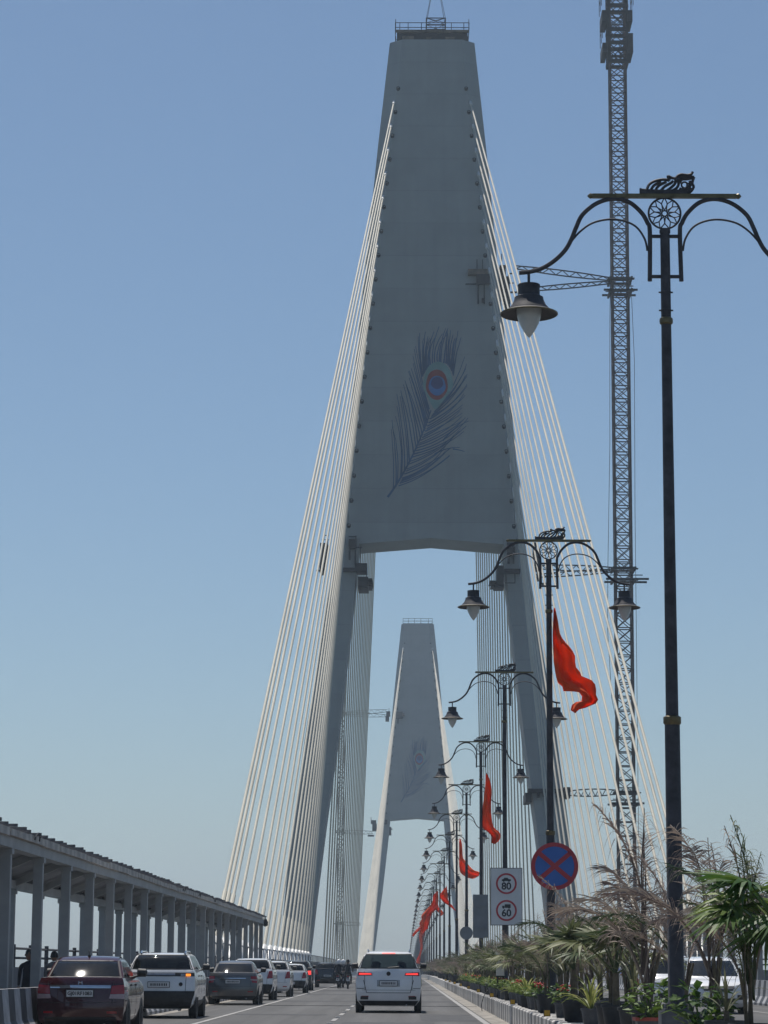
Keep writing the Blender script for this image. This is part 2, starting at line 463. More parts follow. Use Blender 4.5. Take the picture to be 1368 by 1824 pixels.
# crash barriers along both outer edges
def barrier(side, ybeg, yend, label):
    xs = XC + side * 9.98
    prof = [(0, 0), (0, 0.08), (0.13, 0.33), (0.19, 0.90), (0.36, 0.90), (0.36, 0)]
    root = thing('crash_barrier', (xs, ybeg, 0), label, 'barrier', 'striped crash barriers along the deck edges')
    seg = MB().prism([(side * x, z) for x, z in prof], 0.004, 0.696).mesh('barrier_segment')
    a, b_ = seg, seg.copy()
    a.materials.append(M['bar_white']); b_.materials.append(M['bar_black'])
    n = int((yend - ybeg) / 0.7)
    for i in range(n):
        link('barrier_segment', (a, b_)[i % 2], None, root, (0, i * 0.7, 0))
    m = MB(); vv = []; ff = []
    ys = [ybeg + n * 0.7] + [y for y in YS if y > yend + 5]
    k = len(prof)
    for i, y in enumerate(ys):
        vv += [(side * x, y - ybeg, zd(y) + z) for x, z in prof]
        if i: ff += [((i - 1) * k + j, (i - 1) * k + (j + 1) % k, i * k + (j + 1) % k, i * k + j) for j in range(k)]
    part('barrier_run', m.add(vv, ff), M['bar_white'], root)
barrier(-1, 30, 170, 'black and white striped concrete barrier behind the parked cars')
barrier(1, 60, 170, 'striped concrete barrier beyond the oncoming white cars')

# footpaths with parapet and rails at the outer edges
for side, lab in ((-1, 'walkway parapet with two dark rails beyond the parked cars'), (1, 'walkway parapet with two dark rails beyond the oncoming cars')):
    x0, x1 = sorted((XC + side * 10.33, XC + side * 13.0))
    fp = struct(link('footpath', solid(x0, x1, YS, -0.01, 0.05).mesh('footpath'), M['concrete2']))
    px = XC + side * 12.98
    root = thing('parapet_rail', (px, 30, 0), lab, 'parapet', 'parapets on the outer deck edges')
    part('parapet_wall', MB().add([(x - px, y - 30, z) for x, y, z in solid(px - 0.1, px + 0.1, [30, 120, 230, 300, 380, 460], 0.0, 1.27).v],
         solid(px - 0.1, px + 0.1, [30, 120, 230, 300, 380, 460], 0.0, 1.27).f), M['concrete2'], root)
    for zz in (1.50, 1.74):
        ys = [30, 120, 230, 300, 380, 460]
        m = MB().tube([(0, y - 30, zd(y) + zz) for y in ys], 0.035, 6)
        part('rail', m, M['rail'], root)
    post = MB().box(-0.05, 0.05, -0.05, 0.05, 1.2, 1.84).mesh('rail_post')
    for i in range(100):
        y = 32 + i * 3.0
        link('rail_post', post, M['rail'], root, (0, y - 30, zd(y)))

# ---------------------------------------------------------------- covered walkways with panel-carrying roofs
def walkway(side, y0, n, label):
    xi = XC + side * 11.30                # front columns
    xb = XC + side * 12.62                # back columns
    root = thing('covered_walkway', (xi, y0, 0.30), label, 'walkway', 'roofed walkways on the deck edges')
    SP = 4.69
    L = n * SP
    zf0, zf1, zb0 = 3.40, 3.70, 2.84      # above the footpath
    dx = xb - xi
    cf = MB().box(-0.105, 0.105, -0.105, 0.105, -0.26, zf0 - 0.002)
    cf.box(-0.14, 0.14, -0.14, 0.14, zf0 - 0.12, zf0 - 0.004)
    cfm = cf.mesh('column')
    cbm = MB().box(-0.095, 0.095, -0.095, 0.095, -0.26, zb0 - 0.002).box(-0.13, 0.13, -0.13, 0.13, zb0 - 0.12, zb0 - 0.004).mesh('column')
    for i in range(n + 1):
        link('column', cfm, M['column_paint'], root, (0, i * SP, 0))
        link('column', cbm, M['column_paint'], root, (dx, i * SP, 0))
    s = side
    part('front_beam', MB().box(-0.14, 0.14, -0.3, L + 0.3, zf0, zf0 + 0.22), M['column_paint'], root)
    part('back_beam', MB().box(dx - 0.12, dx + 0.12, -0.3, L + 0.3, zb0, zb0 + 0.2), M['column_paint'], root)
    # roof soffit sheets between the beams, one per bay
    rs = MB()
    xa, xz = s * -0.10, dx + s * 0.18
    rs.add([(xa, 0.03, zf0 + 0.226), (xz, 0.03, zb0 + 0.21), (xz, SP - 0.03, zb0 + 0.21), (xa, SP - 0.03, zf0 + 0.226),
            (xa, 0.03, zf0 + 0.32), (xz, 0.03, zb0 + 0.29), (xz, SP - 0.03, zb0 + 0.29), (xa, SP - 0.03, zf0 + 0.32)],
           [(3, 2, 1, 0), (4, 5, 6, 7), (0, 1, 5, 4), (1, 2, 6, 5), (2, 3, 7, 6), (3, 0, 4, 7)])
    rsm = rs.mesh('roof_slab')
    cbx = MB().bar((0, 0, zf0 + 0.11), (dx, 0, zb0 + 0.1), 0.16, 0.16).mesh('cross_beam')
    for i in range(n):
        link('roof_slab', rsm, M['concrete2'], root, (0, i * SP, 0))
        link('cross_beam', cbx, M['column_paint'], root, (0, i * SP + 0.001, 0))
    rr = random.Random(11)
    # stone-faced fascia blocks above the front beam
    fas = [MB().box(-s * 0.22, s * 0.16, 0.012, 2.488, zf0 + 0.225, zf1 + 0.06 + k * 0.015).mesh('fascia_block') for k in range(3)]
    pur = [MB().box(-0.40, 0.36, -0.05, 0.05, 0, 0.07).mesh('panel_bracket'), MB().box(-0.30, 0.36, -0.045, 0.045, 0, 0.06).mesh('panel_bracket')]
    for i in range(int(L / 2.5)):
        o = link('fascia_block', rr.choice(fas), M['fascia'], root, (rr.uniform(-.012, .012), i * 2.5, rr.uniform(-.012, .012)))
    k = 0
    y = 0.5
    while y < L:
        o = link('panel_bracket', rr.choice(pur), M['rail'], root, (s * rr.uniform(-.02, .1), y, zf1 + 0.085 + rr.uniform(0, .02)))
        if side > 0: o.rotation_euler.z = PI
        y += rr.choice((1.15, 1.35, 1.0))
    # rack of panels lying on the slab
    xq = s * 0.32
    pan = MB().add([(xq, 0.03, zf1 + 0.06), (dx, 0.03, zb0 + 0.42), (dx, 2.42, zb0 + 0.42), (xq, 2.42, zf1 + 0.06),
                    (xq, 0.03, zf1 + 0.10), (dx, 0.03, zb0 + 0.46), (dx, 2.42, zb0 + 0.46), (xq, 2.42, zf1 + 0.10)],
                   [(3, 2, 1, 0), (4, 5, 6, 7), (0, 1, 5, 4), (1, 2, 6, 5), (2, 3, 7, 6), (3, 0, 4, 7)]).mesh('roof_panel')
    for i in range(int(L / 2.5)):
        link('roof_panel', pan, M['patch'], root, (0, i * 2.5, 0))
    leg = MB().box(-0.03, 0.03, -0.03, 0.03, zb0 + 0.25, zb0 + 0.45).mesh('panel_leg')
    for i in range(int(L / 5)):
        link('panel_leg', leg, M['steel_dark'], root, (dx - s * 0.05, i * 5 + 1.2, 0))
    # loose conduit loops hanging on the fascia
    for yy in (17, 26, 63, 70, 78):
        c = [(-s * (0.26 + 0.03 * math.sin(a)), yy + 0.35 * math.cos(a), zf1 - 0.02 + 0.16 * math.sin(a)) for a in [PI * k / 8 for k in range(9)]]
        part('conduit', MB().tube(c, 0.018, 5), M['plastic'], root)
    # floodlight at the far corner
    fl = MB().tube([(-s * 0.2, L + 0.1, zf1 + 0.02), (-s * 0.2, L + 0.6, zf1 + 0.1), (-s * 0.2, L + 0.62, zf1 - 0.05)], 0.03, 6)
    fl.lathe([(0.05, -0.42), (0.15, -0.36), (0.16, -0.16), (0.08, 0.0)], 10, (-s * 0.2, L + 0.62, zf1 - 0.02))
    part('floodlight', fl, M['steel_dark'], root)
    return root
walkway(-1, 29.2, 25, 'long concrete walkway shelter on square columns behind the parked cars')
walkway(1, 62.0, 18, 'concrete walkway shelter on square columns beyond the white oncoming cars')

# ================================================================== PYLONS
CT = 2.83
def lerp_tab(tab, z):
    for (z0, a), (z1, b) in zip(tab, tab[1:]):
        if z <= z1: return a + (b - a) * (z - z0) / (z1 - z0)
    return tab[-1][1]
OUT = [(-19, 19.0), (0, 17.3), (15.1, 16.0), (27.4, 14.4), (32, 13.7), (50.2, 10.8), (88, 7.4), (98, 6.45), (110.9, 5.1)]
CRE = [(-19, 15.2), (0, 14.4), (9.2, 13.65), (17.7, 12.75), (31.8, 11.55), (40, 10.8), (50.2, 9.8), (64, 8.5), (87, 6.1), (104.5, 4.2), (110.9, 3.55)]
INN = [(-19, 14.6), (0, 13.95), (8.5, 13.05), (15, 12.3), (21.8, 11.4), (26.6, 10.75), (37, 9.6), (45, 8.75), (50.2, 8.3)]
TH = 7.2
def loft_sections(secs):
    m = MB(); n = len(secs[0]); vv = []; ff = []
    for i, s_ in enumerate(secs):
        vv += s_
        if i: ff += [((i - 1) * n + j, (i - 1) * n + (j + 1) % n, i * n + (j + 1) % n, i * n + j) for j in range(n)]
    ff += [tuple(range(n - 1, -1, -1)), tuple((len(secs) - 1) * n + j for j in range(n))]
    return m.add(vv, ff)
FZ = (680.0, 570.0, 5.527)        # enlargement used to read the mural
def mural_pt(u, v):
    p = at(FZ[0] + u / FZ[2], FZ[1] + v / FZ[2], D1)
    return (p.x - CT, p.z)
def ribbon(m, pts, w0, w1, y):
    """flat painted stroke, tapering"""
    P = [Vector((a, b)) for a, b in pts]
    n = len(P); L_, R_ = [], []
    for i, p in enumerate(P):
        t = (P[min(i + 1, n - 1)] - P[max(i - 1, 0)]).normalized()
        nn = Vector((-t.y, t.x)) * (w0 + (w1 - w0) * i / (n - 1)) / 2
        L_.append((p.x + nn.x, y, p.y + nn.y)); R_.append((p.x - nn.x, y, p.y - nn.y))
    m.add(L_ + R_, [(i, i + 1, n + i + 1, n + i) for i in range(n - 1)])
def quad_curve(a, b, c, n=9):
    return [(a[0] * (1 - t) ** 2 + 2 * b[0] * t * (1 - t) + c[0] * t * t, a[1] * (1 - t) ** 2 + 2 * b[1] * t * (1 - t) + c[1] * t * t) for t in [k / (n - 1) for k in range(n)]]
M['barb'] = mat('mural_dark_blue', (0.04, 0.095, 0.18), 0.8, 0, 0.2, 0.8)
M['mural_green'] = mat('mural_grey_green', (0.16, 0.275, 0.265), 0.8, 0, 0.15, 0.8)
M['mural_red'] = mat('mural_red', (0.24, 0.030, 0.028), 0.8, 0, 0.15, 0.8)
M['mural_blue'] = mat('mural_blue', (0.022, 0.14, 0.36), 0.8, 0, 0.15, 0.8)
M['mural_navy'] = mat('mural_navy', (0.018, 0.035, 0.14), 0.8, 0, 0.15, 0.8)
LB = [((110, 1690), (118, 1380), (90, 1075)), ((165, 1600), (205, 1290), (120, 965)), ((240, 1450), (240, 1150), (165, 700)), ((330, 1300), (290, 950), (205, 660)),
      ((400, 1140), (340, 870), (248, 610)), ((440, 1050), (380, 800), (280, 515)), ((470, 950), (370, 680), (310, 320)), ((462, 850), (390, 600), (362, 175))]
RB = [((165, 1635), (420, 1560), (670, 1290)), ((200, 1560), (480, 1470), (640, 1270)), ((260, 1440), (560, 1320), (740, 1100)), ((330, 1290), (640, 1230), (850, 995)),
      ((380, 1190), (600, 1090), (770, 965)), ((440, 1080), (680, 950), (800, 800)), ((480, 960), (720, 830), (832, 620)), ((520, 900), (740, 720), (836, 500)), ((560, 870), (740, 640), (820, 370))]
TB = [((400, 560), (350, 360), (362, 180)), ((420, 520), (410, 300), (440, 125)), ((470, 450), (440, 280), (530, 100)), ((560, 420), (540, 260), (640, 100)),
      ((640, 430), (660, 250), (650, 105)), ((680, 480), (680, 250), (720, 125)), ((710, 560), (740, 350), (786, 165))]
def build_mural(parent):
    rm = random.Random(21)
    y = -0.035
    base = MB()
    ribbon(base, [mural_pt(*p) for p in quad_curve((58, 1745), (300, 1420), (485, 890), 14)], 0.26, 0.14, y)
    mu = part('feather_mural', base, M['barb'], parent)
    def fan(keys, per, w0, w1):
        b = MB()
        for k0, k1 in zip(keys, keys[1:]):
            for j in range(per):
                f = (j + rm.uniform(0, .6)) / per
                A = [(p[0] + (q[0] - p[0]) * f, p[1] + (q[1] - p[1]) * f) for p, q in zip(k0, k1)]
                c = quad_curve((A[0][0], A[0][1]), (A[1][0] + rm.uniform(-14, 14), A[1][1]), (A[2][0] + rm.uniform(-12, 12), A[2][1] + rm.uniform(-45, 60)))
                c = [(u + rm.uniform(-2.5, 2.5), v) for u, v in c]
                ribbon(b, [mural_pt(*p) for p in c], w0 * rm.uniform(.8, 1.2), w1, y + 0.006)
        return b
    part('barbs', fan(LB, 3, 0.16, 0.06), M['barb'], mu)
    part('barbs', fan(RB, 4, 0.15, 0.06), M['barb'], mu)
    part('barbs', fan(TB, 4, 0.19, 0.07), M['barb'], mu)
    fk_ = MB()
    for c in (((520, 1320), (640, 1250), (770, 1255)), ((700, 1270), (750, 1275), (815, 1295)), ((600, 1190), (700, 1060), (855, 995))):
        ribbon(fk_, [mural_pt(*p) for p in quad_curve(*c)], 0.17, 0.06, y + 0.004)
    part('barbs', fk_, M['barb'], mu)
    def blob(name, cx, cy, rx, ry, yy, mm, pear=0.0):
        pts = []
        for k in range(28):
            a = 2 * PI * k / 28
            sx = math.cos(a); sy = math.sin(a)
            ww = rx * (1 - pear * max(0, sy)) * (1 + 0.03 * math.sin(5 * a))
            pts.append(mural_pt(cx + sx * ww - pear * 45 * max(0, sy), cy + sy * ry))
        vv = [(a, yy, b) for a, b in pts]
        part(name, MB().add(vv, [tuple(range(28))]), mm, mu)
    blob('eye_halo', 555, 645, 150, 235, y - 0.005, M['mural_green'], 0.62)
    blob('eye_rim', 542, 638, 108, 150, y - 0.015, M['mural_red'])
    blob('eye_ring', 545, 648, 84, 98, y - 0.025, M['mural_blue'])
    blob('eye_pupil', 545, 622, 60, 60, y - 0.035, M['mural_navy'])
    return mu

TOPS = []
for i in range(19):
    z = 103.1 - 2.95 * i
    TOPS.append((4.56 + 0.1056 * (103.1 - z), z))
def build_pylon():
    p = thing('bridge_pylon', (CT, D1, 0), 'huge dark concrete pylon painted with a peacock feather, carrying the work platform', 'pylon', 'A-shaped concrete pylons of the bridge')
    zs = [50.2, 56, 64, 76, 87, 98, 104.5, 110.9]
    secs = []
    for z in zs:
        o_, c_ = lerp_tab(OUT, z), lerp_tab(CRE, z)
        secs.append([(-o_, 1.2, z), (-c_, 0, z), (c_, 0, z), (o_, 1.2, z), (o_, TH - 1.2, z), (c_, TH, z), (-c_, TH, z), (-o_, TH - 1.2, z)])
    part('panel', loft_sections(secs), M['concrete'], p)
    for s in (-1, 1):
        secs = []
        for z in [-19, -8, 0, 9.2, 17.7, 27.4, 32, 37, 45, 50.195]:
            o_, c_, i_ = lerp_tab(OUT, z), lerp_tab(CRE, z), lerp_tab(INN, z)
            secs.append([(s * i_, 0, z), (s * c_, -0.002, z), (s * o_, 1.2, z), (s * o_, TH - 1.2, z), (s * c_, TH, z), (s * i_, TH, z)])
        part('leg', loft_sections(secs), M['concrete'], p)
        part('haunch', MB().prism([(s * 8.28, 50.19), (s * 8.33, 49.5), (0.0, 50.19)], 0.004, TH - 0.004), M['concrete'], p)
    build_mural(p)
    # recessed guide pipes between the stays
    gp = MB().lathe([(0.22, 0), (0.22, 0.34), (0.17, 0.34), (0.17, 0.1)], 12).mesh('guide_pipe')
    for i in range(19):
        for s in (-1, 1):
            z = 104.6 - 2.95 * i
            hw = lerp_tab(CRE, z) - 0.12
            o = link('guide_pipe', gp, M['steel_dark'], p, (s * hw, 0.12, z))
            o.rotation_euler = (R(52), 0, 0)
    return p
pyl1 = build_pylon()
pyl2 = copy_tree(pyl1)
pyl2.location = (XC + 0.44, D2, -3.4)
pyl2['label'] = 'hazy distant concrete pylon framed by the arch of the larger one'

def px_box(x0, y0, x1, y1, Y, dep, origin):
    a, b = at(x0, y1, Y), at(x1, y0, Y)
    o = Vector(origin)
    return MB().box(a.x - o.x, b.x - o.x, Y - o.y, Y + dep - o.y, a.z - o.z, b.z - o.z)
# work platform on the top of the near pylon
o0 = Vector((CT, D1, 110.9))
tp = thing('top_platform', o0, 'dark formwork deck with guard rails on the tall feather pylon top', 'work platform')
part('formwork', px_box(707, 58.5, 833, 73.5, D1 + 0.6, 5.8, (CT, D1, 110.9)), M['steel_dark'], tp)
part('toe_board', MB().box(-4.4, 4.45, 0.3, 0.55, 1.05, 1.35), M['ply'], tp)
part('timber', MB().box(-3.6, -2.2, 0.2, 0.58, 0.0, 0.5).box(-0.7, -0.1, 0.1, 0.58, 0.1, 0.35).box(1.6, 2.7, 0.2, 0.58, 0.0, 0.4), M['ply'], tp)
for yy in (0.5, 6.2):
    for zz in (1.7, 2.3):
        part('guard_rail', MB().bar((-4.45, yy, zz), (4.45, yy, zz), 0.07), M['steel_dark'], tp)
    for xx in (-4.4, -3.9, -2.9, -1.3, 1.3, 2.3, 3.8, 4.4):
        part('rail_post', MB().bar((xx, yy, 0.9), (xx, yy, 2.75 if abs(xx) == 4.4 else 2.32), 0.08), M['steel_dark'], tp)
for xx in (-4.45, 4.45):
    for zz in (1.7, 2.3):
        part('guard_rail', MB().bar((xx, 0.5, zz), (xx, 6.2, zz), 0.07), M['steel_dark'], tp)
hc = thing('hoist_cage', (CT + 0.45, D1 + 3.2, 112.25), 'open steel man cage hanging from slings above the work platform', 'cage')
a, h = 1.15, 2.15
ft = MB()
cor = [(-a, -a), (a, -a), (a, a), (-a, a)]
for (x, y), (x2, y2) in zip(cor, cor[1:] + cor[:1]):
    ft.bar((x, y, 0), (x, y, h), 0.14)
    for zz in (0.05, 0.7, 1.3, h):
        ft.bar((x, y, zz), (x2, y2, zz), 0.10)
    ft.bar((x, y, 1.3), (x2, y2, h), 0.05); ft.bar((x2, y2, 1.3), (x, y, h), 0.05)
    ft.bar(((x + x2) / 2, (y + y2) / 2, 0), ((x + x2) / 2, (y + y2) / 2, 1.3), 0.05)
part('frame', ft, M['steel_dark'], hc)
part('floor', MB().box(-a, a, -a, a, -0.02, 0.04), M['steel_dark'], hc)
part('roof_grid', MB().bar((-a, -a, h), (a, a, h + 0.3), 0.05).bar((a, -a, h + 0.001), (-a, a, h + 0.3), 0.05), M['steel_dark'], hc)
part('hook_block', MB().lathe([(0.05, 8.5), (0.22, 8.7), (0.22, 9.2), (0.08, 9.4)], 10), M['steel_brown'], hc)
for x, y in cor:
    part('sling', MB().tube([(x, y, h), (0, 0, 8.6)], 0.03, 5), M['steel_dark'], hc)
part('hoist_rope', MB().tube([(0, 0, 9.3), (0, 0, 26)], 0.03, 5), M['steel_dark'], hc)

cr2 = thing('guard_rail', (XC + 0.44, D2, 107.5), 'thin railing crowning the hazy distant pylon', 'railing')
for yy in (0.4, 6.6):
    for zz in (0.0, 0.8, 1.6): part('rail', MB().bar((-4.6, yy, zz + 0.05), (4.6, yy, zz + 0.05), 0.12), M['steel_dark'], cr2)
    for xx in (-4.6, -2.9, -1.0, 1.0, 3.4, 4.6): part('rail_post', MB().bar((xx, yy, -0.05), (xx, yy, 1.75), 0.12), M['steel_dark'], cr2)
# climbing scaffolds hung on the pylons: rectangles read off the photograph, each at its own face
def scaffold(label, Y, items, group='scaffold platforms hung on the pylons'):
    x0 = sum((i[1] + i[3]) / 2 for i in items) / len(items); y0 = max(i[4] for i in items)
    org = at(x0, y0, Y)
    root = thing('scaffold_platform', org, label, 'scaffold', group)
    for nm, xa, ya, xb, yb, dy, dep in items:
        mm = M['ply'] if nm == 'board' else M['steel_dark']
        part(nm, px_box(xa, ya, xb, yb, Y + dy, dep, org), mm, root)
    return root
scaffold('dark boxy scaffold halfway up the feather pylon, rods dangling below', D1 - 0.9,
         [('board', 834, 479, 869, 488, 0, 0.95), ('formwork', 848.5, 488, 872.5, 504, 0, 0.95), ('rail', 829, 505, 848, 507, 0.1, 0.1), ('rail', 846, 504.5, 874, 506, 0.2, 0.1),
          ('hanger_rod', 850.5, 506, 853, 541, 0.6, 0.15), ('hanger_rod', 861.5, 506, 863.5, 541, 0.6, 0.15), ('counterweight', 858, 531, 863, 538, 0.5, 0.3), ('post', 849, 462, 850.2, 479, 0.8, 0.1), ('post', 859, 462, 860, 479, 0.8, 0.1)])
scaffold('tall narrow scaffold on the pylon flank where the long crane tie lands', D1 + 1.4,
         [('formwork', 890, 472, 901, 492, 0, 3.4), ('formwork', 892, 492, 905, 512, 0, 3.4), ('formwork', 896, 512, 908, 530, 0, 3.4), ('formwork', 899, 530, 909, 543, 0, 3.4),
          ('post', 893, 452, 894.5, 472, 0.3, 0.15), ('rail', 905, 486, 913, 488, 0.4, 0.12), ('rail', 908, 503, 915, 505, 0.4, 0.12), ('rail', 909, 519, 921, 522, 0.4, 0.12), ('brace', 905, 488, 908, 520, 0.5, 0.2)])
scaffold('dark scaffold on the outer pylon shoulder behind the pale stays, car park side', D1 + 1.4,
         [('formwork', 570, 967, 584, 982, 0, 3), ('formwork', 569.5, 982, 582, 997, 0, 3), ('formwork', 569, 997, 579, 1018, 0, 3), ('post', 575, 953, 576, 967, 0, 0.12), ('post', 583.5, 953, 584.5, 967, 0, 0.12),
          ('rail', 575, 953, 586, 954.2, 0.2, 0.1), ('rail', 573, 961, 586, 962, 0.2, 0.1), ('rail', 563, 1015, 571, 1018, 0.2, 0.1)])
scaffold('stepped scaffold under the arch corner on the parked car side', D1 - 0.9,
         [('formwork', 621, 960, 635, 976, 0, 0.95), ('post', 633, 954, 635, 960, 0.2, 0.2), ('rail', 621, 955, 634, 956.5, 0.2, 0.1), ('hanger_rod', 621, 976, 624.5, 997, 0.6, 0.2), ('hanger_rod', 631.5, 976, 634, 1006, 0.6, 0.2),
          ('platform_deck', 611, 1011, 650, 1017, 0, 0.95), ('formwork', 632, 1003, 654, 1016, 0.2, 3.5), ('hanger_rod', 641, 976, 642.5, 1004, 0.8, 0.15), ('rail', 634, 974, 645, 975.5, 0.8, 0.12), ('post', 652, 1016, 653.5, 1028, 0.6, 0.15),
          ('formwork', 637.5, 1027, 656, 1046, 0.4, 5), ('rail', 655, 1030, 663, 1031.3, 0.6, 4), ('rail', 655, 1034, 664, 1035.3, 0.6, 4), ('rail', 655, 1038, 664, 1039.3, 0.6, 4), ('rail', 655, 1042, 663, 1043.3, 0.6, 4)])
scaffold('stepped scaffold under the arch corner on the crane side', D1 - 0.9,
         [('formwork', 903, 966, 917, 985, 0, 0.95), ('hanger_rod', 904, 985, 908, 1004, 0.6, 0.2), ('hanger_rod', 913, 985, 916, 1004, 0.6, 0.2), ('platform_deck', 898, 1013, 927, 1020, 0, 0.95),
          ('formwork', 885, 1007, 897.5, 1041, 0.4, 5), ('rail', 872, 1034, 886, 1035.3, 0.6, 4), ('rail', 875, 1040, 888, 1041.3, 0.6, 4), ('rail', 899, 1037.5, 918, 1039, 0.1, 0.1), ('hanger_rod', 916.5, 1020, 918, 1039, 0.2, 0.12), ('brace', 880, 1042, 898, 1046, 0.4, 3)])
scaffold('dark scaffold strip on the outer pylon shoulder behind the stays, crane side', D1 + 1.4,
         [('formwork', 951, 966, 956, 990, 0, 3), ('formwork', 954, 988, 961, 1012, 0, 3), ('formwork', 958, 1010, 965, 1029, 0, 3), ('rail', 960, 1038, 976, 1042, 0.2, 0.15), ('post', 964, 1028, 965.5, 1042, 0.2, 0.12)])
scaffold('dark clamp band round the lower pylon leg where a crane tie lands', D1 - 0.8,
         [('clamp_beam', 941, 1405, 1014, 1412, 0, 0.8), ('bracket', 957, 1412, 961, 1421, 0, 0.7), ('bracket', 967, 1412, 970, 1419, 0, 0.7), ('bracket', 992, 1412, 998, 1420, 0, 0.9), ('clamp_beam', 1005, 1402, 1016, 1421, 0.2, 3), ('formwork', 936, 1412, 947, 1428, 0.4, 6)])
scaffold('small scaffold halfway up the hazy distant pylon', D2 - 1.4, [('formwork', 705, 1268, 717, 1279, 0, 1.5), ('board', 716, 1270, 720.5, 1275, 0, 1.5), ('hanger_rod', 708, 1279, 710, 1289, 0.8, 0.3), ('formwork', 688, 1267, 695, 1275, 2.8, 3), ('formwork', 686.5, 1275, 693, 1284, 2.8, 3), ('post', 692.5, 1261, 693.4, 1267, 3, 0.2)])
scaffold('scaffold under the arch corner of the hazy distant pylon', D2 - 1.4, [('formwork', 679, 1460, 690, 1468, 0, 1.5), ('formwork', 693, 1473, 697, 1487, 1.8, 4), ('rail', 696, 1476, 699, 1477, 1.8, 4), ('formwork', 660.5, 1461, 670, 1467, 2.8, 3), ('formwork', 663, 1467, 671, 1480, 2.8, 3), ('post', 660.5, 1456, 661.5, 1461, 2.8, 0.2), ('rail', 655, 1487, 666, 1490, 3, 1)])

# ================================================================== STAY CABLES
NEAR1R = [137, 140, 143.5, 149, 157]
NEAR1 = [132, 135, 139, 146, 155, 164, 172, 180.5, 188.5, 196.5, 204.5, 212.5, 220.5, 228.5, 236.5, 244.5, 252.5, 260.5, 268.5]
FAR1 = [542 - 12.2 * i for i in range(19)]
NEAR2 = [536 + 12.2 * i for i in range(19)]
def stay(side, Yb, top, label, group, big):
    base = Vector((XC + side * 13.40, Yb, zd(Yb) - 0.05))
    top = Vector(top)
    root = thing('stay_cable', base, label, 'cable', group)
    d = (top - base)
    L = d.length; u = d / L
    m = MB().tube([u * 1.0, u * L], 0.095, 8 if big else 6)
    part('stay_pipe', m, M['cable'], root, True)
    k = 1.0 / u.z
    if big:
        part('anchor_tube', MB().tube([u * (-0.2), u * (2.45 * k)], 0.24, 10), M['cable_white'], root, True)
        part('anchor_cap', MB().tube([u * (2.40 * k), u * (2.55 * k), u * (2.72 * k), u * (2.86 * k)], [0.29, 0.29, 0.24, 0.13], 10), M['cable_white'], root, True)
        part('guide_pipe', MB().tube([u * (2.8 * k), u * (5.4 * k)], 0.135, 8), M['cable'], root, True)
        part('gusset', MB().prism([(-0.03, 0), (0.03, 0), (0.03, 1.0), (-0.03, 1.0)], -0.7, 0.1), M['cable_white'], root)
    part('top_collar', MB().tube([u * (L - 1.2), u * (L + 0.4)], 0.17, 8), M['cable_white'], root, True)
    return root
ORD = 'topmost second third fourth fifth sixth seventh eighth ninth tenth eleventh twelfth thirteenth fourteenth fifteenth sixteenth seventeenth eighteenth lowest'.split()
for s, nm in ((-1, 'parked car side'), (1, 'crane side')):
    for i in range(19):
        hw, z = TOPS[i]
        q = ORD[i] + ('' if i in (0, 18) else ' from top')
        stay(s, NEAR1R[i] if s > 0 and i < 5 else NEAR1[i], (CT + s * hw, D1 + 0.1, z), 'cream stay, ' + q + ' in the sunlit fan of the feather pylon, ' + nm, 'sunlit stays of the feather pylon, ' + nm, True)
        stay(s, FAR1[i], (CT + s * hw, D1 + TH - 0.1, z), 'shaded stay, ' + q + ' in the fan behind the feather pylon, ' + nm, 'shaded stays behind the feather pylon, ' + nm, False)
        stay(s, NEAR2[i], (XC + 0.44 + s * hw, D2 + 0.1, z - 3.4), 'pale stay, ' + q + ' in the fan of the hazy distant pylon, ' + nm, 'stays of the distant pylon, ' + nm, False)

# outer safety rail beside the anchor tubes
for s, nm in ((-1, 'beyond the parked cars'), (1, 'on the crane side')):
    root = thing('anchor_railing', (XC + s * 13.2, 140, 0), 'long dark rail on thin posts running past the white cable anchors ' + nm, 'railing', 'rails along the cable anchors')
    ys = [140, 200, 230, 270, 310, 350, 400, 450, 500, 560]
    part('top_rail', MB().tube([(0, y - 140, zd(y) + 2.52) for y in ys], 0.05, 6), M['rail'], root)
    pm = MB().box(-0.04, 0.04, -0.04, 0.04, 0, 2.5).mesh('rail_post')
    for i in range(100):
        y = 141 + i * 4.0
        link('rail_post', pm, M['rail'], root, (0, y - 140, zd(y)))

# ================================================================== TOWER CRANES
SECH = 4.8
def mast_section_mesh(hw):
    m = MB()
    cs = [(-hw, -hw), (hw, -hw), (hw, hw), (-hw, hw)]
    for x, y in cs: m.bar((x, y, 0), (x, y, SECH), 0.24)
    for k in range(3):
        z0 = k * SECH / 3; z1 = z0 + SECH / 3
        for (x, y), (x2, y2) in zip(cs, cs[1:] + cs[:1]):
            m.bar((x, y, z0 + 0.01), (x2, y2, z0 + 0.01), 0.12)
            m.bar((x, y, z0), (x2, y2, z1), 0.09)
            m.bar((x2, y2, z0), (x, y, z1), 0.09)
    return m.mesh('mast_section')
def truss(m, a, b, w0, w1, n=14):
    a, b = Vector(a), Vector(b)
    up = Vector((0, 0, 1))
    P = [a + (b - a) * (k / n) for k in range(n + 1)]
    W = [w0 + (w1 - w0) * math.sin(PI * k / n) for k in range(n + 1)]
    for k in range(n):
        m.bar(P[k] + up * W[k] / 2, P[k + 1] + up * W[k + 1] / 2, 0.13)
        m.bar(P[k] - up * W[k] / 2, P[k + 1] - up * W[k + 1] / 2, 0.13)
        s0 = 1 if k % 2 else -1
        m.bar(P[k] + up * s0 * W[k] / 2, P[k + 1] - up * s0 * W[k + 1] / 2, 0.09)
msec = mast_section_mesh(0.93)
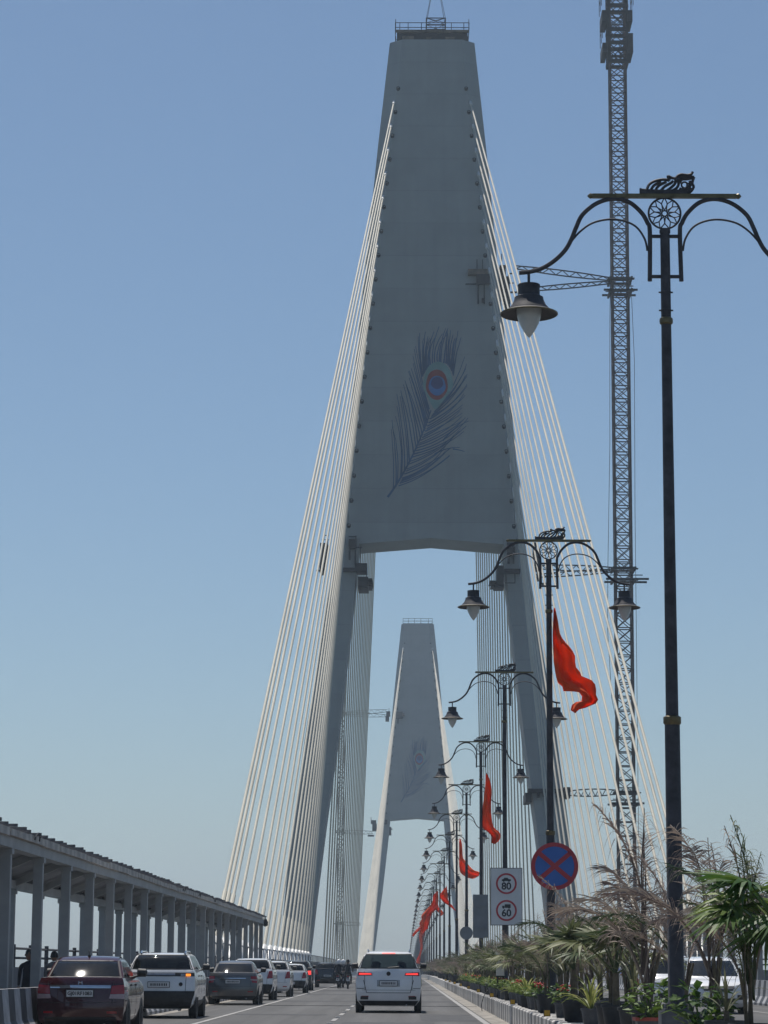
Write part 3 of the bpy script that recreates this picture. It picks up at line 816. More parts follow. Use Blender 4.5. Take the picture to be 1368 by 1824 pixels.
def crane(X, Y, ztop, label, ties, collars, cage):
    root = thing('tower_crane', (X, Y, -19), label, 'crane', 'tower crane masts beside the pylons')
    o = Vector((X, Y, -19))
    part('footing', MB().box(-2.5, 2.5, -2.5, 2.5, -1, 0.0), M['concrete2'], root)
    n = int(math.ceil((ztop + 19) / SECH))
    for i in range(n):
        link('mast_section', msec, M['steel_brown'], root, (0, 0, i * SECH))
    for (xa, ya), (xb, yb), Yt, w in ties:
        A, B = at(xa, ya, Y - 0.9), at(xb, yb, Yt)
        m = MB(); truss(m, A - o, B - o, 0.30 * w, 0.55 * w)
        part('tie_strut', m, M['steel_dark'], root)
    for yc, xl, xr in collars:
        z = at((xl + xr) / 2, yc, Y).z - o.z
        x0, x1 = at(xl, yc, Y).x - X, at(xr, yc, Y).x - X
        m = MB()
        for yy in (-1.25, 1.25):
            m.bar((x0, yy, z), (x1, yy, z), 0.22)
            m.bar((x0 * 0.8, yy, z + 0.45), (x1 * 0.75, yy, z + 0.45), 0.10)
        for xx in (-1.25, 1.25): m.bar((xx, -2.0, z - 0.1), (xx, 2.0, z - 0.1), 0.25)
        m.box(-1.6, 1.6, -1.9, -1.2, z - 0.22, z - 0.12)
        part('mast_collar', m, M['steel_dark'], root)
    if cage:
        z0 = at(1100, 118, Y).z - o.z
        z1 = z0 + 13.0
        m = MB(); hw = 1.13
        cs = [(-hw, -hw), (hw, -hw), (hw, hw), (-hw, hw)]
        for x, y in cs: m.bar((x, y, z0), (x, y, z1), 0.28)
        for (x, y), (x2, y2) in zip(cs, cs[1:] + cs[:1]):
            for k, zz in enumerate((0.3, 1.6, 2.6, 3.3, 4.3, 6.6, 7.3, 8.4, 9.2, 11.0)):
                m.bar((x, y, z0 + zz), (x2, y2, z0 + zz), 0.16 if k % 2 else 0.38)
            for za, zb in ((0.3, 2.6), (4.3, 6.6)):
                m.bar((x, y, z0 + za), (x2, y2, z0 + zb), 0.10); m.bar((x2, y2, z0 + za), (x, y, z0 + zb), 0.10)
        part('climbing_frame', m, M['steel_dark'], root)
        for xa, xb, ya, yb in ((1072, 1081, 20, 40), (1117, 1126, 20, 39), (1073, 1081, 78, 95), (1117, 1127, 61, 95)):
            a_, b_ = at(xa, yb, Y - 1.5), at(xb, ya, Y - 1.5)
            part('side_platform', MB().box(a_.x - X, b_.x - X, -1.9, 1.9, a_.z - o.z, b_.z - o.z), M['steel_dark'], root)
        rm = MB()
        for xx, zz in ((-1.98, 9.0), (1.85, 9.1), (-1.9, 4.9)):
            for yy in (-1.8, 0, 1.8): rm.bar((xx, yy, z0 + zz - 2.0), (xx, yy, z0 + zz + 0.1), 0.07)
            for q in (-0.6, 0.1): rm.bar((xx, -1.8, z0 + zz + q), (xx, 1.8, z0 + zz + q), 0.06)
        part('guard_rail', rm, M['steel_dark'], root)
        part('slewing_base', MB().box(-1.8, 1.8, -1.8, 1.8, z0 + 9.3, z0 + 10.6).lathe([(1.5, z0 + 10.6), (1.5, z0 + 12.6)], 16), M['steel_dark'], root)
        part('power_cable', MB().tube([(-1.0, -1.3, z1 - 30), (-1.35, -1.3, z1 - 45), (-1.5, -1.3, z1 - 60), (-1.9, -1.3, z1 - 75), (-2.0, -1.3, z1 - 82), (-1.6, -1.3, z1 - 90), (-1.2, -1.3, z1 - 92)], 0.03, 4), M['plastic'], root)
        part('power_cable', MB().tube([(1.2, -1.3, z1 - 40), (1.5, -1.3, z1 - 50), (1.35, -1.3, z1 - 68), (1.3, -1.3, z1 - 100), (1.2, -1.3, 8)], 0.03, 4), M['plastic'], root)
    return root
crane(XC + 22.25, D1 + 3.6, 121, 'tall brown lattice crane mast tied to the large feather pylon',
      [((1086, 497), (918, 476), D1 + 2.2, 1.2), ((1086, 503), (930, 517), D1 + 2.2, 1.0), ((1098, 1014), (955, 1010), D1 + 2, 1.2), ((1098, 1016), (955, 1026), D1 + 2, 1.0), ((1098, 1411), (1010, 1413), D1 + 2, 1.5)],
      [(500, 1085, 1124), (521, 1074, 1134), (1014, 1094, 1131), (1034, 1078, 1154), (1411, 1097, 1136), (1432, 1084, 1146), (1600, 1097, 1135)], True)
crane(-20.3, D2 + 3.6, 106, 'hazy lattice crane mast half hidden behind stays, tied to the distant pylon',
      [((610, 1271), (690, 1266), D2 + 2, 2.2), ((610, 1272), (688, 1275), D2 + 2, 2.2), ((607, 1482), (664, 1483), D2 + 2, 2.2), ((604, 1645), (642, 1646), D2 + 2, 2.0)],
      [(1270, 598, 615), (1482, 596, 613), (1645, 594, 612)], False)

# ================================================================== LAMP POSTS
LX = 3.08
LZ = (868.0, 0.0, 2.736)                   # enlargement used to read the lamp
def lp(u, v):
    """enlarged photo position -> lamp-local (x, z), lamp 29.3 m away"""
    p = at(LZ[0] + u / LZ[2], LZ[1] + v / LZ[2], 29.3)
    return (p.x - LX - 0.012, p.z)
def smooth_path(pts, n=6):
    P = [Vector(p) for p in pts]
    out = []
    for i in range(len(P) - 1):
        p0, p1, p2, p3 = P[max(i - 1, 0)], P[i], P[i + 1], P[min(i + 2, len(P) - 1)]
        for k in range(n):
            t = k / n
            out.append(0.5 * ((2 * p1) + (p2 - p0) * t + (2 * p0 - 5 * p1 + 4 * p2 - p3) * t * t + (3 * p1 - p0 - 3 * p2 + p3) * t ** 3))
    out.append(P[-1])
    return out
CAPZ = 10.46
def build_lamp():
    L = thing('lamp_post', (LX, 29.3, 0.43), 'tall ornate black lamp post between the two leafy red-rimmed planters', 'lamp post', 'ornate twin lamps along the median')
    z0 = 0.43
    def P3(u, v, y=0.0):
        x, z = lp(u, v); return (x, y, z - z0)
    C = 865.0
    ped = MB().box(-0.19, 0.19, -0.19, 0.19, -0.01, 0.42).box(-0.15, 0.15, -0.15, 0.15, 0.42, 0.445)
    part('pedestal', ped, M['pot_grey'], L)
    for sx in (-1, 1):
        for sy in (-1, 1):
            part('anchor_bolt', MB().lathe([(0.018, 0.44), (0.018, 0.50)], 6, (sx * 0.12, sy * 0.12, 0)), M['chrome'], L)
    part('lower_pole', MB().lathe([(0.115, 0.445), (0.115, 0.50), (0.093, 0.53), (0.088, 3.69)], 18), M['lamp_black'], L, True)
    part('collar', MB().lathe([(0.088, 3.67), (0.104, 3.69), (0.104, 3.76), (0.074, 3.78)], 18), M['lamp_gold'], L, True)
    ptop = lp(C, 1117)[1] - z0
    part('upper_pole', MB().lathe([(0.074, 3.76), (0.060, 8.4), (0.057, ptop)], 18), M['lamp_black'], L, True)
    zr = lp(C, 1565)[1] - z0
    part('collar', MB().lathe([(0.060, zr - 0.045), (0.078, zr - 0.03), (0.082, zr), (0.078, zr + 0.03), (0.060, zr + 0.045)], 18), M['lamp_gold'], L, True)
    for v in (1425, 1513):
        z = lp(C, v)[1] - z0
        part('band', MB().lathe([(0.059, z - 0.012), (0.066, z - 0.008), (0.066, z + 0.008), (0.059, z + 0.012)], 12).bar((-0.085, 0, z), (0.085, 0, z), 0.016), M['lamp_black'], L)
    part('pole_cap', MB().lathe([(0.066, ptop - 0.05), (0.066, ptop - 0.01), (0.04, ptop)], 14), M['lamp_black'], L, True)
    zc = lp(C, 956)[1] - z0
    cb = MB().bar((-0.865, 0, zc), (0.865, 0, zc), 0.05, 0.05)
    part('crossbar', cb, M['lamp_gold'], L)
    for s in (-1, 1):
        kn = MB().tube([(s * 0.855, 0, zc), (s * 0.87, 0, zc), (s * 0.888, 0, zc), (s * 0.905, 0, zc), (s * 0.925, 0, zc)], [0.024, 0.03, 0.036, 0.026, 0.004], 10)
        part('finial', kn, M['lamp_gold'], L, True)
    # arms, mirrored
    ua = [(797, 1370), (797, 1130), (785, 1085), (755, 1035), (695, 985), (620, 969), (540, 990), (470, 1045), (437, 1110), (415, 1165), (385, 1218), (335, 1268), (275, 1306), (215, 1324), (160, 1330)]
    la = [(785, 1222), (772, 1165), (732, 1107), (672, 1077), (600, 1069), (520, 1086), (460, 1126), (413, 1178)]
    for s in (-1, 1):
        def mir(u, v):
            x, z = lp(u, v)
            return (x if s < 0 else -x, 0.0, z - z0)
        part('arm', MB().tube(smooth_path([mir(*p) for p in ua], 5), 0.027, 8), M['lamp_black'], L, True)
        part('lower_scroll', MB().tube(smooth_path([mir(*p) for p in la], 5), 0.013, 6), M['lamp_black'], L, True)
        for v in (1152, 1348):
            x, _, z = mir(797, v)
            part('bracket', MB().bar((x, 0, z), (s * 0.05, 0, z), 0.035), M['lamp_black'], L)
        # lantern
        cx, _, ct_ = mir(207, 1332)
        lan = thing_child('lantern', L)
        lan.location = (cx, 0, ct_)
        S = 0.002467
        part('stem', MB().lathe([(0.017, -0.14), (0.017, 0.0)], 8), M['lamp_black'], lan, True)
        hood = [(0.337, -0.508), (0.340, -0.497), (0.285, -0.468), (0.255, -0.462), (0.245, -0.440), (0.205, -0.395), (0.178, -0.335), (0.172, -0.300), (0.150, -0.292), (0.132, -0.275), (0.130, -0.160), (0.136, -0.155), (0.132, -0.142), (0.02, -0.135)]
        part('hood', MB().lathe([(0.14, -0.44)] + hood, 28), M['lamp_black'], lan, True)
        part('hood_rim', MB().lathe([(0.334, -0.506), (0.338, -0.512), (0.346, -0.508), (0.346, -0.496), (0.338, -0.492), (0.334, -0.498)], 28, cap=False), M['lamp_gold'], lan, True)
        part('globe', MB().lathe([(0.002, -0.795), (0.03, -0.765), (0.075, -0.70), (0.115, -0.62), (0.142, -0.54), (0.150, -0.47), (0.150, -0.43)], 24), M['lamp_glass'], lan, True)
    # rosette
    rc = lp(C, 1040)[1] - z0
    Rr = 0.192
    ro = MB()
    ring = [(Rr * math.cos(2 * PI * k / 40), 0, rc + Rr * math.sin(2 * PI * k / 40)) for k in range(41)]
    ro.tube(ring, 0.0125, 6, False)
    rosette = part('rosette', ro, M['lamp_black'], L, True)
    hub = [(0.034 * math.cos(2 * PI * k / 16), 0, rc + 0.034 * math.sin(2 * PI * k / 16)) for k in range(17)]
    part('hub', MB().tube(hub, 0.009, 6, False), M['lamp_black'], rosette, True)
    for k in range(11):
        a = PI / 2 + 2 * PI * k / 11
        def rp_(r, off): return (r * math.cos(a + off), 0, rc + r * math.sin(a + off))
        pm = MB()
        for sg in (-1, 1):
            pm.tube(smooth_path([rp_(0.04, 0), rp_(0.085, sg * 0.24), rp_(0.125, sg * 0.27), rp_(0.182, sg * 0.04)], 4), 0.0075, 5)
        part('petal', pm, M['lamp_black'], rosette)
    # feather crest lying on the crossbar
    OZ = (1040.0, 290.0, 4.171)
    def op(u, v):
        p = at(OZ[0] + u / OZ[2], OZ[1] + v / OZ[2], 29.3)
        return (p.x - LX - 0.012, 0.0, p.z - z0)
    cr = MB()
    a_, b_ = op(425, 235), op(770, 205)
    cr.box(a_[0], b_[0], -0.03, 0.03, zc + 0.0245, b_[2])
    cr.bar(op(428, 192), op(428, 235), 0.022, 0.05)
    crest = part('crest_base', cr, M['lamp_black'], L)
    strokes = [[(428, 200), (520, 207), (640, 211), (720, 207), (775, 190)], [(475, 203), (495, 160), (540, 134), (600, 124), (645, 132)], [(505, 205), (530, 168), (580, 140)], [(540, 206), (565, 170), (620, 142)],
               [(580, 208), (610, 175), (655, 150), (670, 135)], [(622, 209), (655, 185), (685, 155), (690, 130)], [(662, 208), (695, 190), (712, 160), (706, 130)], [(645, 132), (632, 100), (660, 112), (688, 116)],
               [(688, 150), (694, 112), (725, 88), (775, 92), (806, 84), (816, 68)], [(706, 140), (722, 110), (760, 104), (800, 104), (825, 106)], [(720, 150), (738, 124), (780, 120), (822, 112)], [(825, 106), (812, 150), (822, 180), (795, 218), (750, 234), (690, 236)],
               [(740, 205), (780, 195), (800, 165), (795, 135)], [(725, 218), (770, 214), (806, 190)], [(716, 190), (745, 200), (775, 180), (778, 150)]]
    for st in strokes:
        part('scroll', MB().tube(smooth_path([op(*p) for p in st], 4), 0.0185, 5, True, 1.2), M['lamp_black'], crest)
    eye = [op(755 + 22 * math.cos(2 * PI * k / 14), 165 + 22 * math.sin(2 * PI * k / 14)) for k in range(15)]
    part('scroll', MB().tube(eye, 0.012, 5, False), M['lamp_black'], crest)
    return L
def thing_child(name, parent):
    o = bpy.data.objects.new(name, None)
    COL.objects.link(o); o.parent = parent; o.empty_display_size = 0.1
    return o
lamp1 = build_lamp()
LAMPS = {1: lamp1}
ONES = 'zeroth first second third fourth fifth sixth seventh eighth ninth tenth eleventh twelfth thirteenth fourteenth fifteenth sixteenth seventeenth eighteenth nineteenth'.split()
def ordinal(n):
    if n < 20: return ONES[n]
    te = {2: 'twent', 3: 'thirt', 4: 'fort'}[n // 10]
    return te + 'ieth' if n % 10 == 0 else te + 'y-' + ONES[n % 10]
LLAB = {2: 'ornate lamp post carrying the blue and red no-stopping sign', 3: 'ornate lamp post behind the white 80 and 60 speed sign', 4: 'ornate lamp post beside the grey board, with a limp orange pennant',
        5: 'ornate lamp post between the grey board post and the curling flag post', 6: 'ornate lamp post with a long orange flag curling past its neighbour',
        7: 'ornate lamp post with a small torn orange flag', 9: 'ornate lamp post with a broad orange flag streaming low'}
for n in range(2, 41):
    d = 29.3 + 25.0 * (n - 1)
    c = copy_tree(lamp1)
    c.location = (LX, d, 0.43 + zd(d))
    c['label'] = LLAB.get(n, 'ornate twin lamp post, ' + ordinal(n - 2) + ' after the one with the no-stopping sign')
    LAMPS[n] = c

# ================================================================== FLAGS
def flag(n, org, scale, A, B, label, ncol=15, fold=0.10):
    """cloth lofted between its two long edges (read off the photograph), rippled in depth"""
    d = 29.3 + 25.0 * (n - 1)
    def path(pts, m=26):
        P = smooth_path([(a, b, 0) for a, b in pts], 8)
        ln = [0]
        for p, q in zip(P, P[1:]): ln.append(ln[-1] + (q - p).length)
        out = []
        for k in range(m):
            t = ln[-1] * k / (m - 1)
            j = max(i for i in range(len(ln)) if ln[i] <= t + 1e-9)
            j = min(j, len(P) - 2)
            f = (t - ln[j]) / max(1e-9, ln[j + 1] - ln[j])
            out.append(P[j].lerp(P[j + 1], f))
        return out
    a, b = path(A), path(B)
    root_p = at(org[0] + A[0][0] / scale, org[1] + A[0][1] / scale, d)
    m = MB(); vv = []; ff = []
    M_ = len(a)
    for i in range(M_):
        for j in range(ncol):
            f = j / (ncol - 1)
            q = a[i].lerp(b[i], f)
            p = at(org[0] + q.x / scale, org[1] + q.y / scale, d)
            t = i / (M_ - 1)
            dy = fold * (math.sin(7.5 * f + 5 * t + n) * (0.35 + 0.9 * t) + 0.6 * math.sin(11 * t + 2.2 * f + n) + 0.22 * math.sin(19 * f - 9 * t) + 0.18 * math.sin(31 * t + 8 * f))
            vv.append((p.x - root_p.x, dy - 0.02, p.z - root_p.z))
            if i and j:
                k = i * ncol + j
                ff.append((k - ncol - 1, k - ncol, k, k - 1))
    o = link('flag', m.add(vv, ff).mesh('flag', True), M['flag'], None, (root_p.x, d - 0.02, root_p.z))
    sm = o.modifiers.new('thick', 'SOLIDIFY'); sm.thickness = 0.006; sm.offset = 0
    return tag(o, label, 'flag', 'orange flags tied to lamp posts')
flag(2, (960, 1060), 7.93, [(232, 175), (262, 330), (285, 540), (350, 660), (430, 750), (505, 870), (512, 1000), (570, 1080), (600, 1150), (740, 1210), (795, 1300), (795, 1440), (832, 1520), (740, 1560), (640, 1600), (600, 1590), (520, 1655)],
     [(205, 200), (190, 500), (200, 800), (220, 1050), (240, 1175), (262, 1245), (340, 1310), (342, 1362), (460, 1362), (580, 1370), (612, 1405), (616, 1480), (600, 1490), (540, 1495), (480, 1530), (455, 1610), (520, 1652)],
     'large orange-red flag twisting off the no-stopping sign post', 17, 0.16)
flag(4, (740, 1100), 2.9425, [(372, 815), (388, 850), (400, 910), (396, 990), (402, 1070), (415, 1105), (442, 1125), (444, 1160), (420, 1185)],
     [(368, 830), (364, 900), (352, 1000), (350, 1060), (354, 1105), (376, 1120), (400, 1150), (396, 1180), (412, 1188)], 'limp orange pennant hanging straight down near the grey board', 17, 0.12)
flag(6, (700, 1480), 6.517, [(776, 85), (795, 130), (806, 210), (812, 310), (850, 360), (890, 410), (940, 458), (1000, 480), (995, 525)],
     [(768, 130), (768, 250), (770, 400), (782, 480), (815, 515), (850, 540), (890, 553), (930, 558), (990, 528)], 'long orange flag curling sideways to a blunt tip', 17, 0.14)
flag(7, (700, 1480), 6.517, [(624, 632), (632, 720), (640, 800), (660, 840), (690, 865), (700, 890), (745, 938)],
     [(618, 650), (575, 700), (546, 745), (562, 800), (600, 838), (650, 872), (740, 940)], 'small torn orange flag with a trailing ribbon', 17, 0.2)
flag(9, (700, 1480), 6.517, [(522, 690), (528, 780), (522, 860), (535, 890), (470, 940), (440, 990), (430, 1040), (400, 1130), (340, 1200)],
     [(516, 700), (470, 750), (455, 830), (400, 900), (330, 985), (335, 1030), (305, 1070), (320, 1120), (310, 1190)], 'broad dark orange flag streaming down past several lamp posts', 17, 0.3)
flag(10, (700, 1480), 6.517, [(505, 880), (535, 892), (560, 915), (585, 950), (578, 978)], [(500, 920), (520, 940), (540, 960), (550, 985), (560, 985)], 'short orange flag tip flicking towards the oncoming lanes', 17, 0.2)
flag(12, (700, 1480), 6.517, [(412, 1080), (380, 1110), (320, 1110), (280, 1140), (240, 1180), (222, 1215)], [(405, 1140), (370, 1150), (330, 1140), (300, 1160), (262, 1200), (235, 1232)], 'narrow orange streamer blowing out towards the parked cars', 17, 0.2)
flag(18, (700, 1480), 6.517, [(372, 1150), (366, 1210), (352, 1290), (345, 1350), (330, 1420), (318, 1480), (314, 1545)], [(330, 1165), (306, 1200), (308, 1270), (318, 1330), (310, 1420), (275, 1490), (268, 1540)], 'far thin orange flag hanging above the white car mirror', 17, 0.3)

# ================================================================== SIGNS
def text_mesh(txt, size, bold=0.0):
    cu = bpy.data.curves.new('t', 'FONT')
    cu.body = txt; cu.size = size; cu.align_x = 'CENTER'; cu.align_y = 'CENTER'; cu.offset = bold
    o = bpy.data.objects.new('t', cu); COL.objects.link(o)
    bpy.context.view_layer.update()
    me = bpy.data.meshes.new_from_object(o.evaluated_get(bpy.context.evaluated_depsgraph_get()))
    bpy.data.objects.remove(o); bpy.data.curves.remove(cu)
    return me
def letters(name, txt, size, mm, parent, loc, bold=0.0):
    o = link(name, text_mesh(txt, size, bold), mm, parent, loc)
    o.rotation_euler = (PI / 2, 0, 0)
    return o
def disc(r, y0, y1, n=40, cz=0.0):
    return MB().prism([(r * math.cos(2 * PI * k / n), cz + r * math.sin(2 * PI * k / n)) for k in range(n)], y0, y1)
def annulus(r0, r1, y0, y1, n=40, cz=0.0):
    m = MB(); vv = []; ff = []
    for k in range(n):
        c, s_ = math.cos(2 * PI * k / n), math.sin(2 * PI * k / n)
        vv += [(r0 * c, y0, cz + r0 * s_), (r1 * c, y0, cz + r1 * s_), (r1 * c, y1, cz + r1 * s_), (r0 * c, y1, cz + r0 * s_)]
        a, b = 4 * k, 4 * ((k + 1) % n)
        ff += [(a + i, a + (i + 1) % 4, b + (i + 1) % 4, b + i) for i in range(4)]
    return m.add(vv, ff)
p = at(988, 1543, 54.0)
sg = thing('no_stopping_sign', p, 'round blue sign with red rim and red diagonal cross on a lamp post', 'sign')
RS = 0.50
part('sign_plate', disc(RS, 0.0, 0.012), M['sign_back'], sg)
part('blue_field', disc(RS * 0.87, -0.006, 0.0), M['sign_blue'], sg)
part('red_rim', annulus(RS * 0.83, RS, -0.012, -0.001), M['sign_red'], sg)
for a in (40, -40):
    q = R(a); rr_ = RS * 0.86
    part('cross_bar', MB().bar((-rr_ * math.cos(q), -0.012 + (0.003 if a > 0 else 0), -rr_ * math.sin(q)), (rr_ * math.cos(q), -0.012 + (0.003 if a > 0 else 0), rr_ * math.sin(q)), 0.095, 0.006), M['sign_red'], sg)
part('bracket', MB().box(-0.13, 0.0, 0.012, 0.30, -0.03, 0.03).box(-0.17, -0.0, 0.18, 0.22, -0.05, 0.05), M['steel_dark'], sg)
p = at(902, 1597, 79.0)
sp = thing('speed_limit_sign', p, 'white board with red-ringed 80 and 60 limits for cars and lorries', 'sign')
W2, H2 = 0.475, 0.86
part('board', MB().box(-W2, W2, 0.0, 0.015, -H2, H2), M['sign_white'], sp)
part('frame', MB().box(-W2 - 0.02, W2 + 0.02, 0.015, 0.04, -H2 - 0.02, H2 + 0.02), M['sign_black'], sp)
for cz, num in ((0.395, '80'), (-0.425, '60')):
    part('red_ring', annulus(0.265, 0.322, -0.006, -0.001, 40, cz), M['sign_red'], sp)
    letters('numerals', num, 0.30, M['sign_black'], sp, (0.0, -0.004, cz - 0.085), 0.008)
part('car_symbol', MB().prism([(-0.14, 0.475), (0.14, 0.475), (0.14, 0.525), (0.07, 0.535), (0.035, 0.575), (-0.06, 0.575), (-0.09, 0.535), (-0.14, 0.52)], -0.005, -0.001).prism([(0.08 + 0.028 * math.cos(k * PI / 5), 0.475 + 0.028 * math.sin(k * PI / 5)) for k in range(10)], -0.007, -0.002).prism([(-0.08 + 0.028 * math.cos(k * PI / 5), 0.475 + 0.028 * math.sin(k * PI / 5)) for k in range(10)], -0.007, -0.002), M['sign_black'], sp)
part('lorry_symbol', MB().box(-0.05, 0.13, -0.005, -0.001, -0.345, -0.235).box(-0.13, -0.058, -0.005, -0.001, -0.345, -0.28).prism([(0.08 + 0.026 * math.cos(k * PI / 5), -0.345 + 0.026 * math.sin(k * PI / 5)) for k in range(10)], -0.007, -0.002).prism([(-0.09 + 0.026 * math.cos(k * PI / 5), -0.345 + 0.026 * math.sin(k * PI / 5)) for k in range(10)], -0.007, -0.002), M['sign_black'], sp)
part('bracket', MB().box(-0.1, 0.03, 0.04, 0.32, 0.25, 0.31).box(-0.1, 0.03, 0.04, 0.32, -0.45, -0.39), M['steel_dark'], sp)
p = at(856, 1632, 104.0)
gb = thing('grey_board', p, 'blank grey back of a tall sign board facing the other lanes', 'sign')
part('board', MB().box(-0.31, 0.31, 0.0, 0.03, -0.87, 0.87), M['sign_back'], gb)
part('stiffener', MB().box(-0.31, 0.31, -0.03, 0.0, 0.4, 0.46).box(-0.31, 0.31, -0.031, -0.001, -0.5, -0.44), M['sign_back'], gb)
part('bracket', MB().box(0.10, 0.2, 0.03, 0.3, 0.2, 0.28), M['steel_dark'], gb)
p = at(838, 1662, 129.0)
db = tag(link('round_board', disc(0.33, 0, 0.03, 28).mesh('round_board'), M['sign_back'], None, (LX - 0.02, 129.0, p.z)), 'dark round sign back half hidden by the palms below grey board', 'sign')
part('bracket', MB().box(-0.05, 0.05, 0.03, 0.3, -0.05, 0.05), M['steel_dark'], db)

# amber reflectors on the kerb edge, switch box on its stand
rf = None
for i, y in enumerate([32, 47, 62, 77, 91, 105, 120, 135, 150, 165]):
    if rf is None:
        rf = thing('kerb_reflector', (0, 0, 0), 'small square amber reflector standing on the kerb edge', 'reflector', 'amber reflectors along the kerb')
        part('housing', MB().box(-0.062, 0.062, 0, 0.05, 0, 0.125), M['plastic'], rf)
        part('lens', MB().box(-0.05, 0.05, -0.006, 0, 0.014, 0.112), M['amber'], rf)
        c = rf
    else: c = copy_tree(rf)
    c.location = (KX0 + 0.085, y, 0.449)
    c['label'] = 'small amber reflector on the kerb edge, ' + ordinal(i + 1) + ' from the red-rimmed planters'
p = at(891, 1697, 75.0)
bx = thing('switch_box', (p.x, 75.0, 0.44), 'narrow white utility box on a dark stand among the palms', 'utility box')
top = p.z - 0.44
part('cabinet', MB().box(-0.115, 0.115, -0.09, 0.09, top - 0.66, top), M['cable_white'], bx)
part('lid', MB().box(-0.13, 0.13, -0.11, 0.11, top, top + 0.035), M['cable_white'], bx)
part('stand', MB().box(-0.10, -0.05, -0.05, 0.05, -0.01, top - 0.66).box(0.05, 0.10, -0.05, 0.05, -0.01, top - 0.66).box(-0.12, 0.12, -0.07, 0.07, top - 0.70, top - 0.661), M['steel_dark'], bx)

# ================================================================== PLANTS ON THE MEDIAN
def xf(m, src, mtx):
    m.add([mtx @ Vector(v) for v in src.v], src.f)
    return m
def leaf_strip(m, base, dirv, side, L, wdt, droop, seg=3):
    """narrow blade: starts at base along dirv, sinks by droop"""
    b = Vector(base); d = Vector(dirv).normalized(); sd_ = Vector(side).normalized()
    pts = []
    for k in range(seg + 1):
        t = k / seg
        pts.append(b + d * L * t + Vector((0, 0, -droop * L * t * t)))
    vv = []
    for k, p in enumerate(pts):
        t = k / seg
        w_ = wdt * (0.55 + 1.2 * t if t < 0.4 else 1.03 * (1 - t) / 0.6) if k < seg else 0.0
        vv += [p - sd_ * w_ / 2, p + sd_ * w_ / 2] if k < seg else [p]
    ff = [(2 * k, 2 * k + 1, 2 * k + 3, 2 * k + 2) for k in range(seg - 1)] + [(2 * seg - 2, 2 * seg - 1, 2 * seg)]
    m.add(vv, ff)
def frond_mb(seed, e0, bend, L=1.5, n=30, ll=0.40, curl=0.5):
    r = random.Random(seed)
    m = MB()
    N = 14; p = Vector((0, 0, 0)); pts = [p.copy()]; dirs = []
    for k in range(N):
        e = R(e0 - bend * (k / N) ** 1.4)
        d = Vector((math.cos(e), 0.04 * math.sin(k * 0.8 + seed), math.sin(e))).normalized()
        dirs.append(d); p = p + d * L / N; pts.append(p.copy())
    m.tube(pts, [0.014 - 0.010 * k / N for k in range(N + 1)], 4)
    for k in range(n):
        t = 0.26 + 0.72 * k / n
        j = min(int(t * N), N - 1)
        q = pts[j].lerp(pts[j + 1], t * N - j); d = dirs[j]
        up = Vector((0, 1, 0)).cross(d).normalized() * -1
        for sgn in (-1, 1):
            if r.random() < 0.10: continue
            ln = ll * (0.55 + 0.6 * math.sin(PI * min(1, 0.18 + 0.86 * (t - 0.26) / 0.72))) * r.uniform(.8, 1.15)
            out = (d * r.uniform(0.55, 0.95) + Vector((0, sgn, 0)) * r.uniform(.6, .95) + up * r.uniform(0.1, .55)).normalized()
            leaf_strip(m, q, out, d.cross(out), ln, 0.0145, curl * r.uniform(.3, 1.6), 4)
    return m
def fan_leaf_mb(seed, pet=0.55, rad=0.55, nseg=20, e0=60, spread=200):
    r = random.Random(seed); m = MB()
    e = R(e0)
    tip = Vector((math.cos(e) * pet, 0, math.sin(e) * pet))
    m.tube([(0, 0, 0), tip * 0.55 + Vector((0, 0, 0.03)), tip], [0.014, 0.011, 0.008], 4)
    fw = Vector((math.cos(e - 0.55), 0, math.sin(e - 0.55)))
    for k in range(nseg):
        a = R(-spread / 2 + spread * k / (nseg - 1) + r.uniform(-2, 2))
        d = fw * math.cos(a) + Vector((0, 1, 0)) * math.sin(a)
        nrm = Vector((-fw.z, 0, fw.x))
        sd_ = d.cross(nrm) + nrm * (0.5 if k % 2 else -0.5)
        leaf_strip(m, tip, d, sd_, rad * (0.78 + 0.3 * math.cos(a * 0.6)) * r.uniform(.9, 1.08), 0.058, 0.28 * r.uniform(.5, 1.8), 4)
    return m
def strap_mb(seed, L=0.75, e0=65, bend=80, w_=0.045):
    m = MB(); N = 6; p = Vector((0, 0, 0)); vv = []; ff = []
    for k in range(N + 1):
        t = k / N
        ww = w_ * (0.6 + 0.8 * t) if t < .5 else w_ * 2.0 * (1 - t) + 0.002
        vv += [p + Vector((0, -ww / 2, 0.006)), p + Vector((0, 0, 0)), p + Vector((0, ww / 2, 0.006))]
        e = R(e0 - bend * t * t)
        p = p + Vector((math.cos(e), 0, math.sin(e))) * L / N
        if k: ff += [(3 * k - 3, 3 * k - 2, 3 * k + 1, 3 * k), (3 * k - 2, 3 * k - 1, 3 * k + 2, 3 * k + 1)]
    return m.add(vv, ff)
